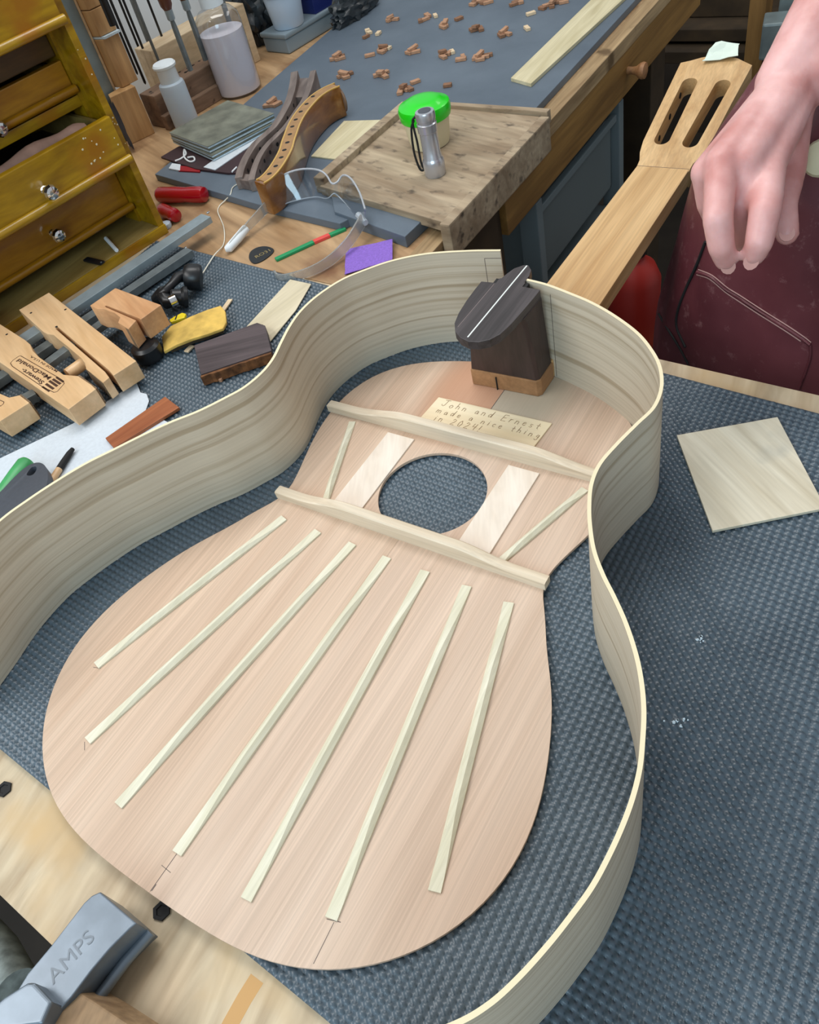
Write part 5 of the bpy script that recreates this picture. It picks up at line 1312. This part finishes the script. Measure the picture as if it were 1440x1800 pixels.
# apron skirt: flaring shell wrapped round the front
AZ_ = [-420, -117, -90, -26, 60, 96, 138, 177, 300, 470]
AE_ = [-20, -31, -34, -49, -64, -82, -105, -133, -207, -268]       # how far the apron reaches towards +Y at each height
AR_ = [245, 240, 236, 223, 205, 192, 178, 165, 150, 150]
def apron_e(z): return float(np.interp(z, AZ_, AE_)) - 9
def apron_x(z): return 752 + 0.6 * max(0.0, min(200.0, z - 100))
def apron_c(z): return apron_e(z) - float(np.interp(z, AZ_, AR_))
def apron_r(z, a):
    ry = float(np.interp(z, AZ_, AR_)); rx = float(np.interp(z, [-420, 0, 200, 470], [140, 138, 112, 116]))
    wob = 1 + (0.016 * math.sin(a * 9 + z * .012) + 0.012 * math.sin(a * 17 - z * .02)) * math.cos(a * .8)
    return rx * wob, ry * wob
def apt(a, z, off=0.0):                # a: 0 = straight at the bench, + towards +Y
    rx, ry = apron_r(z, a)
    return (apron_x(z) - (rx + off) * math.cos(a), apron_c(z) + (ry + off) * math.sin(a), z)
def shell(a0, a1, z0, z1, th, na, nz, off=0.0, fn=None):
    V, F = [], []
    for s_ in (0, 1):
        for i in range(na + 1):
            for j_ in range(nz + 1):
                a = a0 + (a1 - a0) * i / na; z = z0 + (z1 - z0) * j_ / nz
                if fn: a, z = fn(i / na, j_ / nz)
                V.append(apt(a, z, off + th * s_))
    m = (na + 1) * (nz + 1); r_ = nz + 1
    for i in range(na):
        for j_ in range(nz):
            q_ = (i * r_ + j_, (i + 1) * r_ + j_, (i + 1) * r_ + j_ + 1, i * r_ + j_ + 1); F.append(q_[::-1]); F.append(tuple(m + k for k in q_))
    bd = [i * r_ for i in range(na + 1)] + [na * r_ + j_ for j_ in range(1, r_)] + [i * r_ + nz for i in range(na - 1, -1, -1)] + [j_ for j_ in range(nz - 1, 0, -1)]
    for k in range(len(bd)): F.append((bd[k], bd[(k + 1) % len(bd)], m + bd[(k + 1) % len(bd)], m + bd[k]))
    return V, F
ap = obj('apron', shell(-1.75, 1.75, -420, 470, 3.0, 90, 60, off=4), MT['apron'], pr, smooth=60)
ap['label'] = 'maroon waxed apron dusted with sawdust'
def on_apron(px, py, off=8.0):
    """point where a line of sight meets the apron shell"""
    v = ray(px, py); t0, t1 = 500.0, 900.0
    prev = None
    for k in range(400):
        tt = t0 + k * 1.0; q_ = CC + v * tt
        yc = q_[1] - apron_c(q_[2]); a = 0.0
        for _ in range(3):
            rx, ry = apron_r(q_[2], a); a = math.atan2(yc / ry, -(q_[0] - apron_x(q_[2])) / rx)
        rx, ry = apron_r(q_[2], a)
        e = ((q_[0] - apron_x(q_[2])) / (rx + off)) ** 2 + (yc / (ry + off)) ** 2
        if e <= 1: return tuple(float(c) for c in q_)
    return tuple(float(c) for c in CC + v * 700)
def seam(px, r_, mat, name):
    return obj(name, tube(catmull([on_apron(*p) for p in px], 5), r_, 6), MT[mat], ap, smooth=60)
seam([(1226, 478), (1250, 487), (1275, 508), (1300, 524), (1340, 550), (1380, 575), (1410, 595), (1424, 606)], 1.6, 'apron', 'pocket_hem')
seam([(1228, 474), (1252, 484), (1278, 505), (1302, 520), (1342, 546), (1382, 571), (1412, 591), (1426, 602)], 0.5, 'stitch', 'stitch_line')
seam([(1225, 483), (1248, 491), (1273, 512), (1298, 529), (1338, 555), (1378, 580), (1408, 600)], 0.5, 'stitch', 'stitch_line')
seam([(1425, 606), (1424, 630), (1414, 660), (1404, 684)], 1.2, 'apron', 'pocket_hem')
seam([(1240, 425), (1225, 465), (1207, 505), (1192, 545), (1190, 575), (1205, 610)], 1.4, 'blackm', 'slit')
seam([(1158, 552), (1175, 580), (1195, 612), (1210, 640)], 1.2, 'blackm', 'slit')
o = obj('pale_button', lathe([(12, -1), (14, 2), (12, 6), (6, 8)], Vector(on_apron(1446, 278)), 20, (-0.8, 0.1, 0.4)), MT['cream'], ap, smooth=40); o['label'] = 'pale cream button at the apron side'
